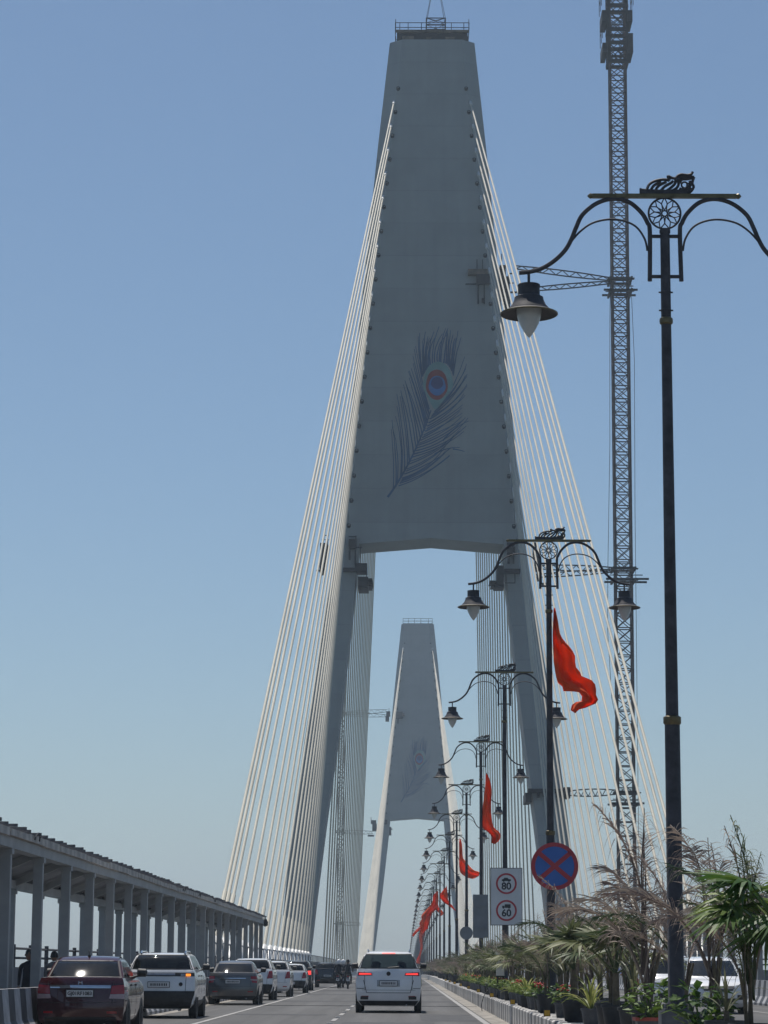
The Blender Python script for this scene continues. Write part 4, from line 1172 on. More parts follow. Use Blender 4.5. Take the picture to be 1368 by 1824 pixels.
def leafy_mb(seed, n=150, rad=0.24, hgt=0.34, ls=0.11):
    r = random.Random(seed); m = MB()
    for k in range(n):
        a, t = r.uniform(0, 2 * PI), r.random()
        rr_ = rad * math.sqrt(r.random()) * (0.6 + 0.5 * math.sin(PI * t))
        b = Vector((rr_ * math.cos(a), rr_ * math.sin(a), 0.02 + hgt * t))
        e = r.uniform(-.4, .9)
        d = Vector((math.cos(a) * math.cos(e), math.sin(a) * math.cos(e), math.sin(e)))
        s_ = d.cross(Vector((r.uniform(-.4, .4), r.uniform(-.4, .4), 1))).normalized()
        L = ls * r.uniform(.6, 1.3)
        m.add([b, b + d * L * .45 - s_ * L * .3, b + d * L + Vector((0, 0, -.02)), b + d * L * .45 + s_ * L * .3], [(0, 1, 2, 3)])
    for k in range(6):
        a = 2 * PI * k / 6
        m.tube([(0, 0, -0.05), (rad * .5 * math.cos(a), rad * .5 * math.sin(a), hgt * .7)], 0.006, 4)
    return m
FR = [frond_mb(s_, e, b, 1.55, 36, 0.36, c).mesh('frond') for s_, e, b, c in ((1, 90, 55, .9), (2, 82, 85, .7), (3, 74, 105, .8), (4, 86, 65, 1.2), (5, 66, 95, .6), (6, 91, 25, .8))]
FRD = [m_.copy() for m_ in FR]
for m_ in FR: m_.materials.append(M['areca'])
for m_ in FRD: m_.materials.append(M['areca_dry'])
FANL = [fan_leaf_mb(s_, p_, r_, 20, e).mesh('leaf') for s_, p_, r_, e in ((1, .55, .55, 85), (2, .6, .55, 60), (3, .6, .5, 35), (4, .5, .5, 72))]
FANF = [m_.copy() for m_ in FANL]
for m_ in FANL: m_.materials.append(M['fan'])
for m_ in FANF: m_.materials.append(M['fan_fresh'])
STR = [strap_mb(s_, L, e, b, w_).mesh('leaf') for s_, L, e, b, w_ in ((1, .75, 80, 70, .05), (2, .8, 60, 90, .05), (3, .7, 40, 90, .045), (4, .85, 86, 40, .05))]
for m_ in STR: m_.materials.append(M['strap'])
VAR = [strap_mb(s_, L, e, b, w_).mesh('leaf') for s_, L, e, b, w_ in ((1, .5, 80, 80, .028), (2, .55, 62, 100, .028), (3, .5, 40, 100, .026))]
for m_ in VAR: m_.materials.append(M['varie'])
LEAFY = [leafy_mb(s_).mesh('foliage') for s_ in (1, 2, 3)]
for m_ in LEAFY: m_.materials.append(M['croton'])
POT = MB().lathe([(0.15, 0), (0.155, 0.01), (0.205, 0.34), (0.225, 0.345), (0.225, 0.385), (0.205, 0.385), (0.195, 0.33)], 18).mesh('pot', True)
POTS = MB().lathe([(0.11, 0), (0.115, 0.01), (0.15, 0.24), (0.165, 0.245), (0.165, 0.275), (0.15, 0.275), (0.143, 0.235)], 16).mesh('pot', True)
SOIL = MB().lathe([(0.0, 0.345), (0.2, 0.342)], 14).mesh('soil'); SOIL.materials.append(M['soil'])
SOILS = MB().lathe([(0.0, 0.245), (0.148, 0.243)], 14).mesh('soil'); SOILS.materials.append(M['soil'])
POT_B, POT_G = POT.copy(), POT.copy()
POT_B.materials.append(M['pot_black']); POT_G.materials.append(M['pot_grey'])
POTS_B, POTS_G = POTS.copy(), POTS.copy()
POTS_B.materials.append(M['pot_black']); POTS_G.materials.append(M['pot_grey'])
SQ = MB().add([(-.15, -.15, 0), (.15, -.15, 0), (.15, .15, 0), (-.15, .15, 0), (-.20, -.20, .26), (.20, -.20, .26), (.20, .20, .26), (-.20, .20, .26)], [(3, 2, 1, 0), (0, 1, 5, 4), (1, 2, 6, 5), (2, 3, 7, 6), (3, 0, 4, 7), (4, 5, 6, 7)]).mesh('pot')
SQ.materials.append(M['pot_grey'])
SQR = MB()
for q in ((-.225, .225, -.225, -.185), (-.225, .225, .185, .225), (-.225, -.185, -.1845, .1845), (.185, .225, -.1845, .1845)): SQR.box(*q, .258, .30)
SQR = SQR.mesh('rim'); SQR.materials.append(M['pot_red'])
SQS = MB().box(-.183, .183, -.183, .183, .261, .275).mesh('soil'); SQS.materials.append(M['soil'])
STEM = MB().tube([(0, 0, 0), (0.02, 0, 0.3), (0.0, 0.01, 0.6)], [0.022, 0.018, 0.014], 6).mesh('stem'); STEM.materials.append(M['stem'])
TRUNK = MB().tube([(0, 0, 0), (0.01, 0, 0.25), (0.0, 0.0, 0.5)], [0.06, 0.05, 0.045], 8).mesh('trunk'); TRUNK.materials.append(M['stem'])
PETAL = MB()
_r = random.Random(4)
for k in range(14):
    a = _r.uniform(0, 2 * PI); rr_ = _r.uniform(.02, .17); zz = _r.uniform(.28, .40)
    PETAL.lathe([(0.0, -0.02), (0.028, 0.0), (0.03, 0.012), (0.0, 0.02)], 6, (rr_ * math.cos(a), rr_ * math.sin(a), zz))
PETAL = PETAL.mesh('flower'); PETAL.materials.append(M['petal'])
MZ = 0.425
rpl = random.Random(99)
def place(o, yaw, tilt=0.0, sc_=1.0, loc=(0, 0, 0)):
    o.rotation_euler = (0, -tilt, yaw); o.scale = (sc_, sc_, sc_); o.location = loc
def areca(X, Y, hgt, dry, label, n=10, group='feathery palms in pots on the median', pot=None, lean=None):
    root = thing('areca_palm', (X, Y, MZ + zd(Y)), label, 'palm', group)
    link('pot', pot or POT_B, None, root); link('soil', SOIL, None, root)
    sc_ = hgt / 1.9
    for k in range(3):
        o = link('stem', STEM, None, root); place(o, rpl.uniform(0, 6), R(rpl.uniform(2, 12)), sc_, (rpl.uniform(-.06, .06), rpl.uniform(-.06, .06), .33))
    for k in range(n):
        me = rpl.choice(FRD if rpl.random() < dry else FR)
        o = link('frond', me, None, root)
        yaw = 2 * PI * k / n + rpl.uniform(-.35, .35)
        if lean is not None and k < 4: yaw = lean + rpl.uniform(-.5, .5)
        place(o, yaw, R(rpl.uniform(-4, 8)), sc_ * rpl.uniform(.75, 1.08), (rpl.uniform(-.05, .05), rpl.uniform(-.05, .05), .34 + sc_ * rpl.uniform(.2, .5)))
    return root
def fanpalm(X, Y, sc_, label, n=12, trunk=1.0, group='fan palms in pots on the median', droop=False):
    root = thing('fan_palm', (X, Y, MZ + zd(Y)), label, 'palm', group)
    link('pot', POT_B, None, root); link('soil', SOIL, None, root)
    o = link('trunk', TRUNK, None, root); place(o, rpl.uniform(0, 6), 0, 1, (0, 0, .33)); o.scale = (1, 1, trunk)
    for k in range(n):
        o = link('leaf', (FANF[rpl.choice((1, 2, 2))] if droop else FANL[min(3, int(rpl.random() * 4))]), None, root)
        place(o, 2 * PI * k / n * 1.62 + rpl.uniform(-.3, .3), R(rpl.uniform(-34, 6) if droop else rpl.uniform(-10, 10)), sc_ * rpl.uniform(.85, 1.1), (0, 0, .33 + .48 * trunk))
    return root
def strapplant(X, Y, sc_, label, kind=0, n=26, trunk=0.6, group='strap-leaved plants in pots on the median'):
    root = thing('strap_leaf_plant', (X, Y, MZ + zd(Y)), label, 'plant', group)
    small = kind == 1
    link('pot', (rpl.choice((POTS_B, POTS_G)) if small else rpl.choice((POT_B, POT_B, POT_G))), None, root)
    link('soil', SOILS if small else SOIL, None, root)
    z = .24 if small else .33
    if not small:
        o = link('trunk', TRUNK, None, root); place(o, 0, 0, 1, (0, 0, z)); o.scale = (.6, .6, trunk); z += .46 * trunk
    for k in range(n):
        o = link('leaf', rpl.choice(VAR if small else STR), None, root)
        place(o, 2.4 * k + rpl.uniform(-.3, .3), R(rpl.uniform(-12, 12)), sc_ * rpl.uniform(.75, 1.15), (0, 0, z - .01))
    return root
def leafyplant(X, Y, sc_, label, kind=0, group='small leafy plants in pots on the median'):
    root = thing('leafy_plant', (X, Y, MZ + zd(Y)), label, 'plant', group)
    if kind == 0:
        link('pot', SQ, None, root); link('rim', SQR, None, root); link('soil', SQS, None, root); z = .26
    else:
        link('pot', POTS_G, None, root); link('soil', SOILS, None, root); z = .24
    o = link('foliage', rpl.choice(LEAFY), None, root); place(o, rpl.uniform(0, 6), 0, sc_, (0, 0, z))
    if kind == 2:
        o = link('flower', PETAL, None, root); place(o, rpl.uniform(0, 6), 0, 1, (0, 0, z - .05))
    return root
def mx(px, Y): return at(px, 1722, Y).x
# the near, individually recognisable plants
fanpalm(mx(1402, 24.0), 24.0, 1.0, 'broad bright green fan palm overhanging the road beside the red-rimmed planters', 19, 1.75, droop=True)
areca(mx(1336, 24.9), 24.9, 1.85, 0.7, 'tall withered feathery palm behind the broad bright fan palm', 14, lean=PI * 0.95)
areca(mx(1270, 28.0), 28.0, 2.2, 0.95, 'withered feathery palm between the big fan palm and the tall lamp post', 10, lean=PI * 0.5)
strapplant(mx(1292, 26.2), 26.2, 0.6, 'low strap-leaved plant in a black pot beside the nearest red-rimmed planter', 0, 18, 0.3)
leafyplant(mx(1250, 27.4), 27.4, 1.25, 'glossy green bush in a red-rimmed planter before the lamp post')
areca(mx(1216, 30.6), 30.6, 2.05, 0.9, 'dry feathery palm rising right behind the tall lamp post', 8, lean=PI)
leafyplant(mx(1160, 32.2), 32.2, 1.25, 'glossy green bush in a red-rimmed planter with white flowers beside it')
areca(mx(1150, 33.6), 33.6, 2.65, 0.95, 'tallest dry feathery palm, one frond standing bolt upright', 11, lean=PI * 0.5)
strapplant(mx(1128, 34.6), 34.6, 0.8, 'dull strap-leaved plant in a black pot by the red-rimmed planter', 0, 20, 0.5)
fanpalm(mx(1097, 37.0), 37.0, 1.05, 'yellow-green fan palm with upright folded leaves in a black pot', 12, 1.0)
areca(mx(1085, 38.6), 38.6, 1.9, 0.9, 'dry feathery palm crowding the yellow-green fan palm', 8)
strapplant(mx(1052, 40.6), 40.6, 1.15, 'spiky yellow-striped plant spilling over its grey pot', 1, 34)
fanpalm(mx(1022, 43.2), 43.2, 1.0, 'dark fan palm between the two spiky yellow plants', 13, 1.1)
areca(mx(1030, 45.0), 45.0, 2.2, 0.5, 'feathery palm with two green upright fronds near no-stopping sign', 9, lean=PI * 0.5)
leafyplant(mx(1002, 47.0), 47.0, 0.9, 'pot of red flowers at the foot of the no-stopping sign post', 2)
strapplant(mx(1006, 49.0), 49.0, 1.05, 'grey-green strap-leaved palm leaning over the red flowers', 0, 26, 1.0)
areca(mx(975, 51.5), 51.5, 1.6, 0.6, 'feathery palm with a reddish drooping frond under the no-stopping sign', 9)
leafyplant(mx(968, 52.6), 52.6, 0.8, 'low pot of orange flowers under the no-stopping sign', 2)
strapplant(mx(938, 57.6), 57.6, 1.1, 'pale spiky yellow-green tuft in a small pot past the flower pots', 1, 34)
for k in range(17):
    yy = 38.2 + k * 1.45 + rpl.uniform(-.3, .3)
    if k % 3 == 1: areca(rpl.uniform(3.2, 3.42), yy, rpl.uniform(1.5, 2.0), .8, 'dry feathery palm in the back row of pots near the no-stopping sign', 9)
    else: strapplant(rpl.uniform(3.15, 3.42), yy, rpl.uniform(1.0, 1.3), 'dusty strap-leaved plant in the back row of pots near no-stopping sign', 0, 26, rpl.uniform(.7, 1.2))
# then an ever denser run of pots
KN = ['dry feathery palm', 'dull green feathery palm', 'grey-green strap-leaved plant', 'yellow-green spiky tuft', 'small fan palm']
zone = lambda y: 'around the switch box' if y < 80 else ('before the grey board' if y < 104 else 'past the grey board')
y = 55.0
i = 0
while y < 124:
    X = rpl.uniform(2.85, 3.4)
    k = rpl.random()
    if k < .20: areca(X, y, rpl.uniform(1.4, 2.0), .8, 'dry feathery palm in the pot row ' + zone(y), 8)
    elif k < .48: areca(X, y, rpl.uniform(1.4, 1.9), .3, 'dull green feathery palm in the pot row ' + zone(y), 8)
    elif k < .72: strapplant(X, y, rpl.uniform(.95, 1.25), 'grey-green strap-leaved plant in the pot row ' + zone(y), 0, 22, rpl.uniform(.4, 1.1))
    elif k < .84: strapplant(rpl.uniform(2.78, 2.95), y, 1.0, 'yellow-green spiky tuft in the pot row ' + zone(y), 1, 26)
    else: fanpalm(X, y, .95, 'dark little fan palm in the pot row ' + zone(y), 11, rpl.uniform(.7, 1.2))
    if rpl.random() < .45: leafyplant(2.82, y + .7, .8, 'low leafy pot plant at the kerb edge ' + zone(y), rpl.choice((1, 1, 2)))
    y += rpl.uniform(0.85, 1.35)
# farther pots: one foliage mesh each
FARM = []
for q in range(5):
    m = MB(); rq = random.Random(40 + q)
    fr_ = [frond_mb(60 + q * 3 + j, rq.uniform(65, 88), rq.uniform(60, 110), 1.3, 16, .42, .8) for j in range(3)]
    for k in range(9):
        xf(m, fr_[k % 3], Matrix.Translation((0, 0, .55)) @ Matrix.Rotation(2 * PI * k / 9 + rq.uniform(-.3, .3), 4, 'Z') @ Matrix.Scale(rq.uniform(.8, 1.1), 4))
    st_ = strap_mb(1, .7, 60, 90, .05)
    for k in range(14):
        xf(m, st_, Matrix.Translation((0, 0, .4)) @ Matrix.Rotation(2.4 * k, 4, 'Z') @ Matrix.Rotation(R(rq.uniform(-20, 20)), 4, 'Y'))
    me = m.mesh('foliage'); me.materials.append(M['areca_dry'] if q % 3 == 0 else (M['strap'] if q % 3 == 1 else M['areca'])); FARM.append(me)
y = 125.0
while y < 420:
    root = thing('potted_palm', (rpl.uniform(2.85, 3.35), y, MZ + zd(y)), 'bushy potted palm in the far run of pots towards the pylon', 'palm', 'far potted palms along the median')
    link('pot', POT_B, None, root)
    o = link('foliage', rpl.choice(FARM), None, root); place(o, rpl.uniform(0, 6), 0, rpl.uniform(.8, 1.15))
    y += rpl.uniform(1.6, 2.6) if y < 250 else rpl.uniform(3, 4.5)
# a bent wire stuck in the gutter
wy = at(861, 1794, 83).x
wi = tag(link('bent_wire', MB().tube(smooth_path([(0, 0, -.02), (-.02, .02, .2), (.04, .05, .42), (.14, .1, .60), (.18, .1, .62)], 4), .012, 5).mesh('bent_wire'), M['plastic'], None, (2.36, 79.0, 0.0)), 'thin dark wire curving up from the gutter onto the kerb', 'wire')

# ================================================================== CARS
def tabf(rows, z, c):
    if z <= rows[0][0]: return rows[0][c]
    for a, b in zip(rows, rows[1:]):
        if z <= b[0]:
            f = (z - a[0]) / (b[0] - a[0]); return a[c] + (b[c] - a[c]) * f
    return rows[-1][c]
def plan(y, L):
    """plan-view taper towards bumper corners"""
    e = min(y, L - y)
    return 1.0 - 0.06 * max(0.0, 1 - max(0, e) / 0.5) ** 2
class Shell:
    NS = 12
    def __init__(s, rows, top, L, br, bf):
        s.rows, s.top, s.L, s.br, s.bf = rows, top, L, br, bf
    def rear(s, sx, z, off=0.0):
        yr, hw = tabf(s.rows, z, 1), tabf(s.rows, z, 3)
        y = yr + s.br * abs(sx) ** 3
        return Vector((sx * hw * plan(y, s.L), y - off, z))
    def front(s, sx, z, off=0.0):
        yf, hw = tabf(s.rows, z, 2), tabf(s.rows, z, 3)
        y = yf - s.bf * abs(sx) ** 3
        return Vector((sx * hw * plan(y, s.L), y + off, z))
    def side(s, sg, f, z, off=0.0):
        y0, y1 = tabf(s.rows, z, 1) + s.br, tabf(s.rows, z, 2) - s.bf
        y = y0 + (y1 - y0) * f
        return Vector((sg * (tabf(s.rows, z, 3) * plan(y, s.L) + off), y, z))
    def build(s, open_rear=None, open_front=None, open_side=()):
        m = MB(); zs = []
        for a, b in zip(s.rows, s.rows[1:]):
            k = max(1, int((b[0] - a[0]) / 0.07))
            zs += [a[0] + (b[0] - a[0]) * j / k for j in range(k)]
        extra = [z for o in (open_rear, open_front) if o for z in o[:2]] + [z for o in open_side for z in o[:2]]
        zs = sorted(set([round(z, 4) for z in zs + [s.rows[-1][0]] + extra]))
        sx = sorted(set([-1 + 2 * k / s.NS for k in range(s.NS + 1)] + [v for o in (open_rear, open_front) if o for v in (-o[2], o[2])]))
        fs_ = sorted(set([k / 10 for k in range(11)] + [v for o in open_side for v in o[2:]]))
        def grid(fn, us, skip):
            b = len(m.v); n = len(us)
            for z in zs: m.v += [tuple(fn(u, z)) for u in us]
            for i in range(len(zs) - 1):
                for j in range(n - 1):
                    if skip((us[j] + us[j + 1]) / 2, (zs[i] + zs[i + 1]) / 2): continue
                    m.f.append((b + i * n + j, b + i * n + j + 1, b + (i + 1) * n + j + 1, b + (i + 1) * n + j))
        inw = lambda o: (lambda u, z: bool(o) and o[0] < z < o[1] and abs(u) < o[2])
        grid(s.rear, sx, inw(open_rear)); grid(s.front, sx, inw(open_front))
        for sg in (-1, 1):
            grid(lambda f, z: s.side(sg, f, z), fs_, lambda f, z: any(o[0] < z < o[1] and o[2] < f < o[3] for o in open_side))
        # lid: across the top from rear edge to front edge
        zt = s.rows[-1][0]; b = len(m.v)
        ys = [0.0] + [t[0] for t in s.top] + [1.0]; hs = [0.0] + [t[1] for t in s.top] + [0.0]
        for f, h_ in zip(ys, hs):
            for u in sx:
                r_, f_ = s.rear(u, zt), s.front(u, zt)
                p_ = r_.lerp(f_, f); p_.z = zt + h_ * (1 - 0.55 * abs(u) ** 2.5)
                m.v.append(tuple(p_))
        n = len(sx)
        for i in range(len(ys) - 1):
            for j in range(n - 1): m.f.append((b + i * n + j, b + i * n + j + 1, b + (i + 1) * n + j + 1, b + (i + 1) * n + j))
        import bmesh
        me = bpy.data.meshes.new('shell'); me.from_pydata(m.v, [], m.f)
        bm = bmesh.new(); bm.from_mesh(me)
        bmesh.ops.remove_doubles(bm, verts=bm.verts, dist=0.0008)
        bmesh.ops.recalc_face_normals(bm, faces=bm.faces)
        bm.to_mesh(me); bm.free()
        me.polygons.foreach_set('use_smooth', [True] * len(me.polygons))
        me.set_sharp_from_angle(angle=R(38))
        return me
    def patch(s, which, q, off=0.012, n=6, m_=4, thick=0.02):
        """q: four corners (x in metres or side fraction, z): ll, lr, ur, ul; a raised shaped plate hugging the surface"""
        mb = MB()
        def fn(u, z, o):
            if which in ('rear', 'front'):
                hw = tabf(s.rows, z, 3) * (plan(0, s.L))
                return (s.rear if which == 'rear' else s.front)(max(-1, min(1, u / hw)), z, o)
            return s.side(-1 if which == 'left' else 1, u, z, o)
        (a, b, c, d) = q
        N = n + 1
        for o in (off, off - thick):
            for i in range(m_ + 1):
                for j in range(N):
                    f, g = j / n, i / m_
                    u = (a[0] * (1 - f) + b[0] * f) * (1 - g) + (d[0] * (1 - f) + c[0] * f) * g
                    z = (a[1] * (1 - f) + b[1] * f) * (1 - g) + (d[1] * (1 - f) + c[1] * f) * g
                    mb.v.append(tuple(fn(u, z, o)))
        K = N * (m_ + 1)
        for i in range(m_):
            for j in range(n):
                k = i * N + j
                mb.f.append((k, k + 1, k + N + 1, k + N)); mb.f.append((K + k, K + k + N, K + k + N + 1, K + k + 1))
        rim = [j for j in range(N)] + [i * N + n for i in range(1, m_ + 1)] + [m_ * N + j for j in range(n - 1, -1, -1)] + [i * N for i in range(m_ - 1, 0, -1)]
        for k in range(len(rim)):
            a_, b_ = rim[k], rim[(k + 1) % len(rim)]
            mb.f.append((a_, b_, K + b_, K + a_))
        return mb
def rect(x0, x1, z0, z1): return ((x0, z0), (x1, z0), (x1, z1), (x0, z1))
TYRE = MB().lathe([(0.20, -0.10), (0.285, -0.10), (0.308, -0.08), (0.312, 0), (0.308, 0.08), (0.285, 0.10), (0.20, 0.10)], 26).mesh('wheel', True)
RIM = MB().lathe([(0.0, 0.085), (0.05, 0.10), (0.07, 0.092), (0.19, 0.085), (0.205, 0.102), (0.205, 0.09)], 20).mesh('rim', True)
TYRE.materials.append(M['rubber']); RIM.materials.append(M['rim'])
ARCH = MB()
ARCH.lathe([(0.37, -0.12), (0.37, 0.003), (0.02, 0.003)], 24)
ARCH = ARCH.mesh('wheel_arch'); ARCH.materials.append(M['plastic'])
SEAT = MB().lathe([(0.10, 0.0), (0.22, 0.02), (0.23, 0.12), (0.20, 0.16), (0.06, 0.17)], 14)
SEAT.lathe([(0.06, 0.17), (0.12, 0.19), (0.13, 0.29), (0.09, 0.34), (0.02, 0.35)], 12)
SEAT = SEAT.mesh('seat', True); SEAT.materials.append(M['inside'])
def car(name, loc, label, cat, paintm, rows, top, grows, gtop, L, win, rz=0.0, wheel=1.0, side_win=True, glass='glass', dark_low=None, mirror=None, group='cars on the parked side'):
    root = thing(name, loc, label, cat, group, rz)
    lo = Shell(rows, top, L, 0.17, 0.18)
    gr = Shell(grows, gtop, L, 0.15, 0.16)
    link('body', lo.build(), paintm, root)
    zr0, zr1, sw = win
    sides = ((zr0, zr1 - 0.02, 0.08, 0.28), (zr0, zr1 - 0.02, 0.33, 0.58), (zr0, zr1 - 0.02, 0.62, 0.90)) if side_win else ()
    cab = link('cabin', gr.build((zr0, zr1, sw), (zr0, zr1, sw), sides), paintm, root)
    hw = lambda z: tabf(grows, z, 3) * plan(0.3, L)
    def wp(which):
        return gr.patch(which, ((-sw * hw(zr0), zr0), (sw * hw(zr0), zr0), (sw * hw(zr1), zr1), (-sw * hw(zr1), zr1)), 0.002, 8, 5, 0.006)
    link('rear_window', wp('rear').mesh('rear_window', True), M[glass], cab)
    link('windscreen', wp('front').mesh('windscreen', True), M['glass_clear'], cab)
    for o in sides:
        for wh in ('left', 'right'):
            link('side_window', gr.patch(wh, ((o[2], o[0]), (o[3], o[0]), (o[3], o[1]), (o[2], o[1])), 0.002, 3, 3, 0.006).mesh('side_window'), M['glass'], cab)
    mid = (tabf(rows, 0.5, 3))
    for a_, b_ in (((-sw, zr0 - .02), (sw, zr0 - .02)), ((-sw, zr1), (sw, zr1))):
        z_ = a_[1]; h_ = sw * hw(z_) + .012
        part('window_seal', gr.patch('rear', rect(-h_, h_, z_, z_ + .02), .006, 8, 1, .012), M['plastic'], cab)
    for sg in (-1, 1):
        part('window_seal', gr.patch('rear', tuple((sg * x, z) for x, z in ((sw * hw(zr0) - .02, zr0), (sw * hw(zr0) + .006, zr0), (sw * hw(zr1) + .006, zr1), (sw * hw(zr1) - .02, zr1))), .006, 1, 5, .012), M['plastic'], cab)
    zt_ = rows[-1][0]
    part('bumper_seam', lo.patch('rear', rect(-.80 * mid, .80 * mid, .625, .634), .003, 8, 1, .006), M['plastic'], root)
    for sg, wh in ((-1, 'left'), (1, 'right')):
        part('corner_seam', lo.patch('rear', tuple((sg * x, z) for x, z in ((.70 * mid, .634), (.712 * mid, .634), (.72 * mid, zt_ - .06), (.708 * mid, zt_ - .06))), .003, 1, 5, .006), M['plastic'], root)
        part('reflector', lo.patch('rear', rect(*sorted((sg * .60 * mid, sg * .80 * mid)), .43, .47), .008, 3, 1), M['tail'], root)
        for f_ in (.30, .55, .78):
            part('door_seam', lo.patch(wh, ((f_, .32), (f_ + .003, .32), (f_ + .003, zt_ - .02), (f_, zt_ - .02)), .003, 1, 5, .006), M['plastic'], root)
        for f_ in (.34, .58):
            part('door_handle', lo.patch(wh, ((f_, zt_ - .15), (f_ + .045, zt_ - .15), (f_ + .045, zt_ - .12), (f_, zt_ - .12)), .022, 2, 1, .03), M['plastic'], root)
    part('exhaust', MB().tube([(mid * .55, .02, .215), (mid * .55, .45, .215)], .028, 8), M['rim'], root)
    for y in (0.78, L - 0.82):
        for sg in (-1, 1):
            hx = tabf(rows, 0.35, 3) * plan(y, L)
            o = link('wheel', TYRE, None, root); o.rotation_euler = (0, sg * PI / 2, 0); o.scale = (wheel, wheel, 1); o.location = (sg * (mid - 0.095), y, 0.312 * wheel)
            r_ = link('rim', RIM, None, o)
            a_ = link('wheel_arch', ARCH, None, root); a_.rotation_euler = (0, sg * PI / 2, 0); a_.scale = (wheel, wheel, 1); a_.location = (sg * (mid + 0.002), y, 0.33 * wheel)
    for x in (-0.38, 0.38):
        o = link('seat', SEAT, None, cab); o.location = (x, L * 0.50, rows[-1][0] - 0.13)
        o = link('seat', SEAT, None, cab); o.location = (x * 1.08, L * 0.28, rows[-1][0] - 0.15); o.scale = (.9, .9, .9)
    zb = rows[-1][0] + 0.04
    for sg in (-1, 1):
        y = L * 0.655
        bx_ = tabf(rows, rows[-1][0], 3)
        mm = MB().tube([(sg * (bx_ - 0.04), y, zb - 0.03), (sg * (bx_ + 0.06), y, zb)], 0.025, 6)
        mm.tube([(sg * (bx_ + 0.03), y, zb + 0.06), (sg * (bx_ + 0.05), y, zb + 0.06), (sg * (bx_ + 0.20), y + .01, zb + 0.055), (sg * (bx_ + 0.225), y + .01, zb + 0.05)], [0.05, 0.085, 0.08, 0.03], 10)
        part('mirror', mm, mirror or M['plastic'], root, True)
    return root, lo, gr, cab
def plate_marks(root, y, z, w_, mm=None):
    m = MB(); r_ = random.Random(int(z * 1000 + y * 10))
    x = -w_ / 2
    while x < w_ / 2:
        b = r_.uniform(.018, .034); m.box(x, x + b, y - 0.003, y, z - .032, z + .032); x += b + r_.uniform(.014, .024)
    return part('plate_marks', m, M['sign_black'], root)
def plate(root, lo, z, w_=0.50, h_=0.115, txt=None, which='rear', x=0.0):
    y = lo.rear(x / .8, z).y - 0.035 if which == 'rear' else lo.front(x / .8, z).y + 0.035
    s_ = 1 if which == 'rear' else -1
    pl = part('number_plate', MB().box(x - w_ / 2, x + w_ / 2, y, y + s_ * 0.06, z - h_ / 2, z + h_ / 2), M['plate'], root)
    part('plate_frame', MB().box(x - w_ / 2 - .014, x + w_ / 2 + .014, y + s_ * .006, y + s_ * .058, z - h_ / 2 - .014, z + h_ / 2 + .014), M['plastic'], root)
    if which != 'rear': return pl
    if txt:
        letters('plate_text', txt, 0.092, M['sign_black'], pl, (x, y - 0.003, z), 0.003)
    else:
        o = plate_marks(pl, y, z, w_ * .8); o.location.x = x
    return pl
SED = [(0.19, .16, 3.80, .70), (0.30, .03, 3.94, .81), (0.50, 0.0, 3.98, .845), (0.72, .02, 3.96, .848), (0.92, .05, 3.80, .835), (1.02, .075, 3.35, .815), (1.09, .12, 2.95, .78)]
SEDT = [(0.03, .012), (.12, .02), (.2, .02), (.6, .02), (.95, .01)]
SEDG = [(1.085, .58, 3.0, .745), (1.16, .68, 2.86, .725), (1.30, .88, 2.58, .675), (1.41, 1.06, 2.36, .63), (1.465, 1.22, 2.2, .575)]
SEDGT = [(.1, .025), (.3, .045), (.6, .05), (.85, .03)]
def sx_car(f, rows): return [(z, a * f, b * f, h) for z, a, b, h in rows]

# maroon saloon
C = paint('maroon_paint', (0.055, 0.007, 0.012), 0.3, 0.22)
a, lo, gr, cab = car('parked_car', (-6.16, 48.7, 0), 'maroon saloon with chrome boot strip, parked beside the striped barrier', 'car', C, SED, SEDT, SEDG, SEDGT, 3.99, (1.115, 1.405, .90))
for s in (-1, 1):
    part('tail_lamp', lo.patch('rear', tuple((s * x, z) for x, z in ((.56, .79), (.83, .80), (.82, .97), (.58, .945)))), M['tail'], a)
    part('tail_lamp', lo.patch('rear', tuple((s * x, z) for x, z in ((.54, .71), (.80, .70), (.83, .795), (.56, .785)))), M['tail_clear'], a)
part('chrome_strip', lo.patch('rear', rect(-.56, .56, .90, .955), .022), M['chrome'], a)
part('badge', MB().bar((-.035, lo.rear(0, 1.0).y - .012, .965), (-.028, lo.rear(0, 1.03).y - .012, 1.03), .012).bar((.035, lo.rear(0, 1.0).y - .012, .965), (.028, lo.rear(0, 1.03).y - .012, 1.03), .012).bar((-.03, lo.rear(0, 1.0).y - .012, 1.0), (.03, lo.rear(0, 1.0).y - .012, 1.0), .012), M['chrome'], a)
plate(a, lo, .80, .50, .12, 'GJ01RF1083')
part('lower_bumper', lo.patch('rear', rect(-.66, .66, .21, .36), .012), M['plastic'], a)
part('antenna', MB().tube([(0, 1.35, 1.50), (0, 1.25, 1.60)], .008, 5).lathe([(.035, 1.495), (.02, 1.53)], 8, (0, 1.35, 0)), M['plastic'], cab)
# white compact SUV
W = paint('white_paint', (0.80, 0.80, 0.80), 0, .2)
SUV = [(0.24, .16, 3.86, .74), (0.36, .03, 3.98, .86), (0.55, 0.0, 4.0, .89), (0.80, .02, 3.98, .895), (1.0, .05, 3.9, .885), (1.12, .09, 3.6, .865), (1.20, .13, 3.1, .84)]
SUVT = [(.02, .0), (.5, .01), (.9, .01)]
SUVG = [(1.195, .14, 3.1, .835), (1.27, .19, 2.95, .81), (1.45, .33, 2.7, .74), (1.575, .46, 2.5, .68), (1.625, .60, 2.3, .62)]
SUVGT = [(.1, .02), (.3, .035), (.6, .04), (.9, .02)]
a, lo, gr, cab = car('parked_car', (-6.25, 65.6, 0), 'white compact SUV with black lower bumper and one orange light', 'car', W, SUV, SUVT, SUVG, SUVGT, 4.02, (1.245, 1.59, .93), wheel=1.08)
part('light_bar', lo.patch('rear', rect(-.82, .82, 1.06, 1.155), .012), M['plastic'], a)
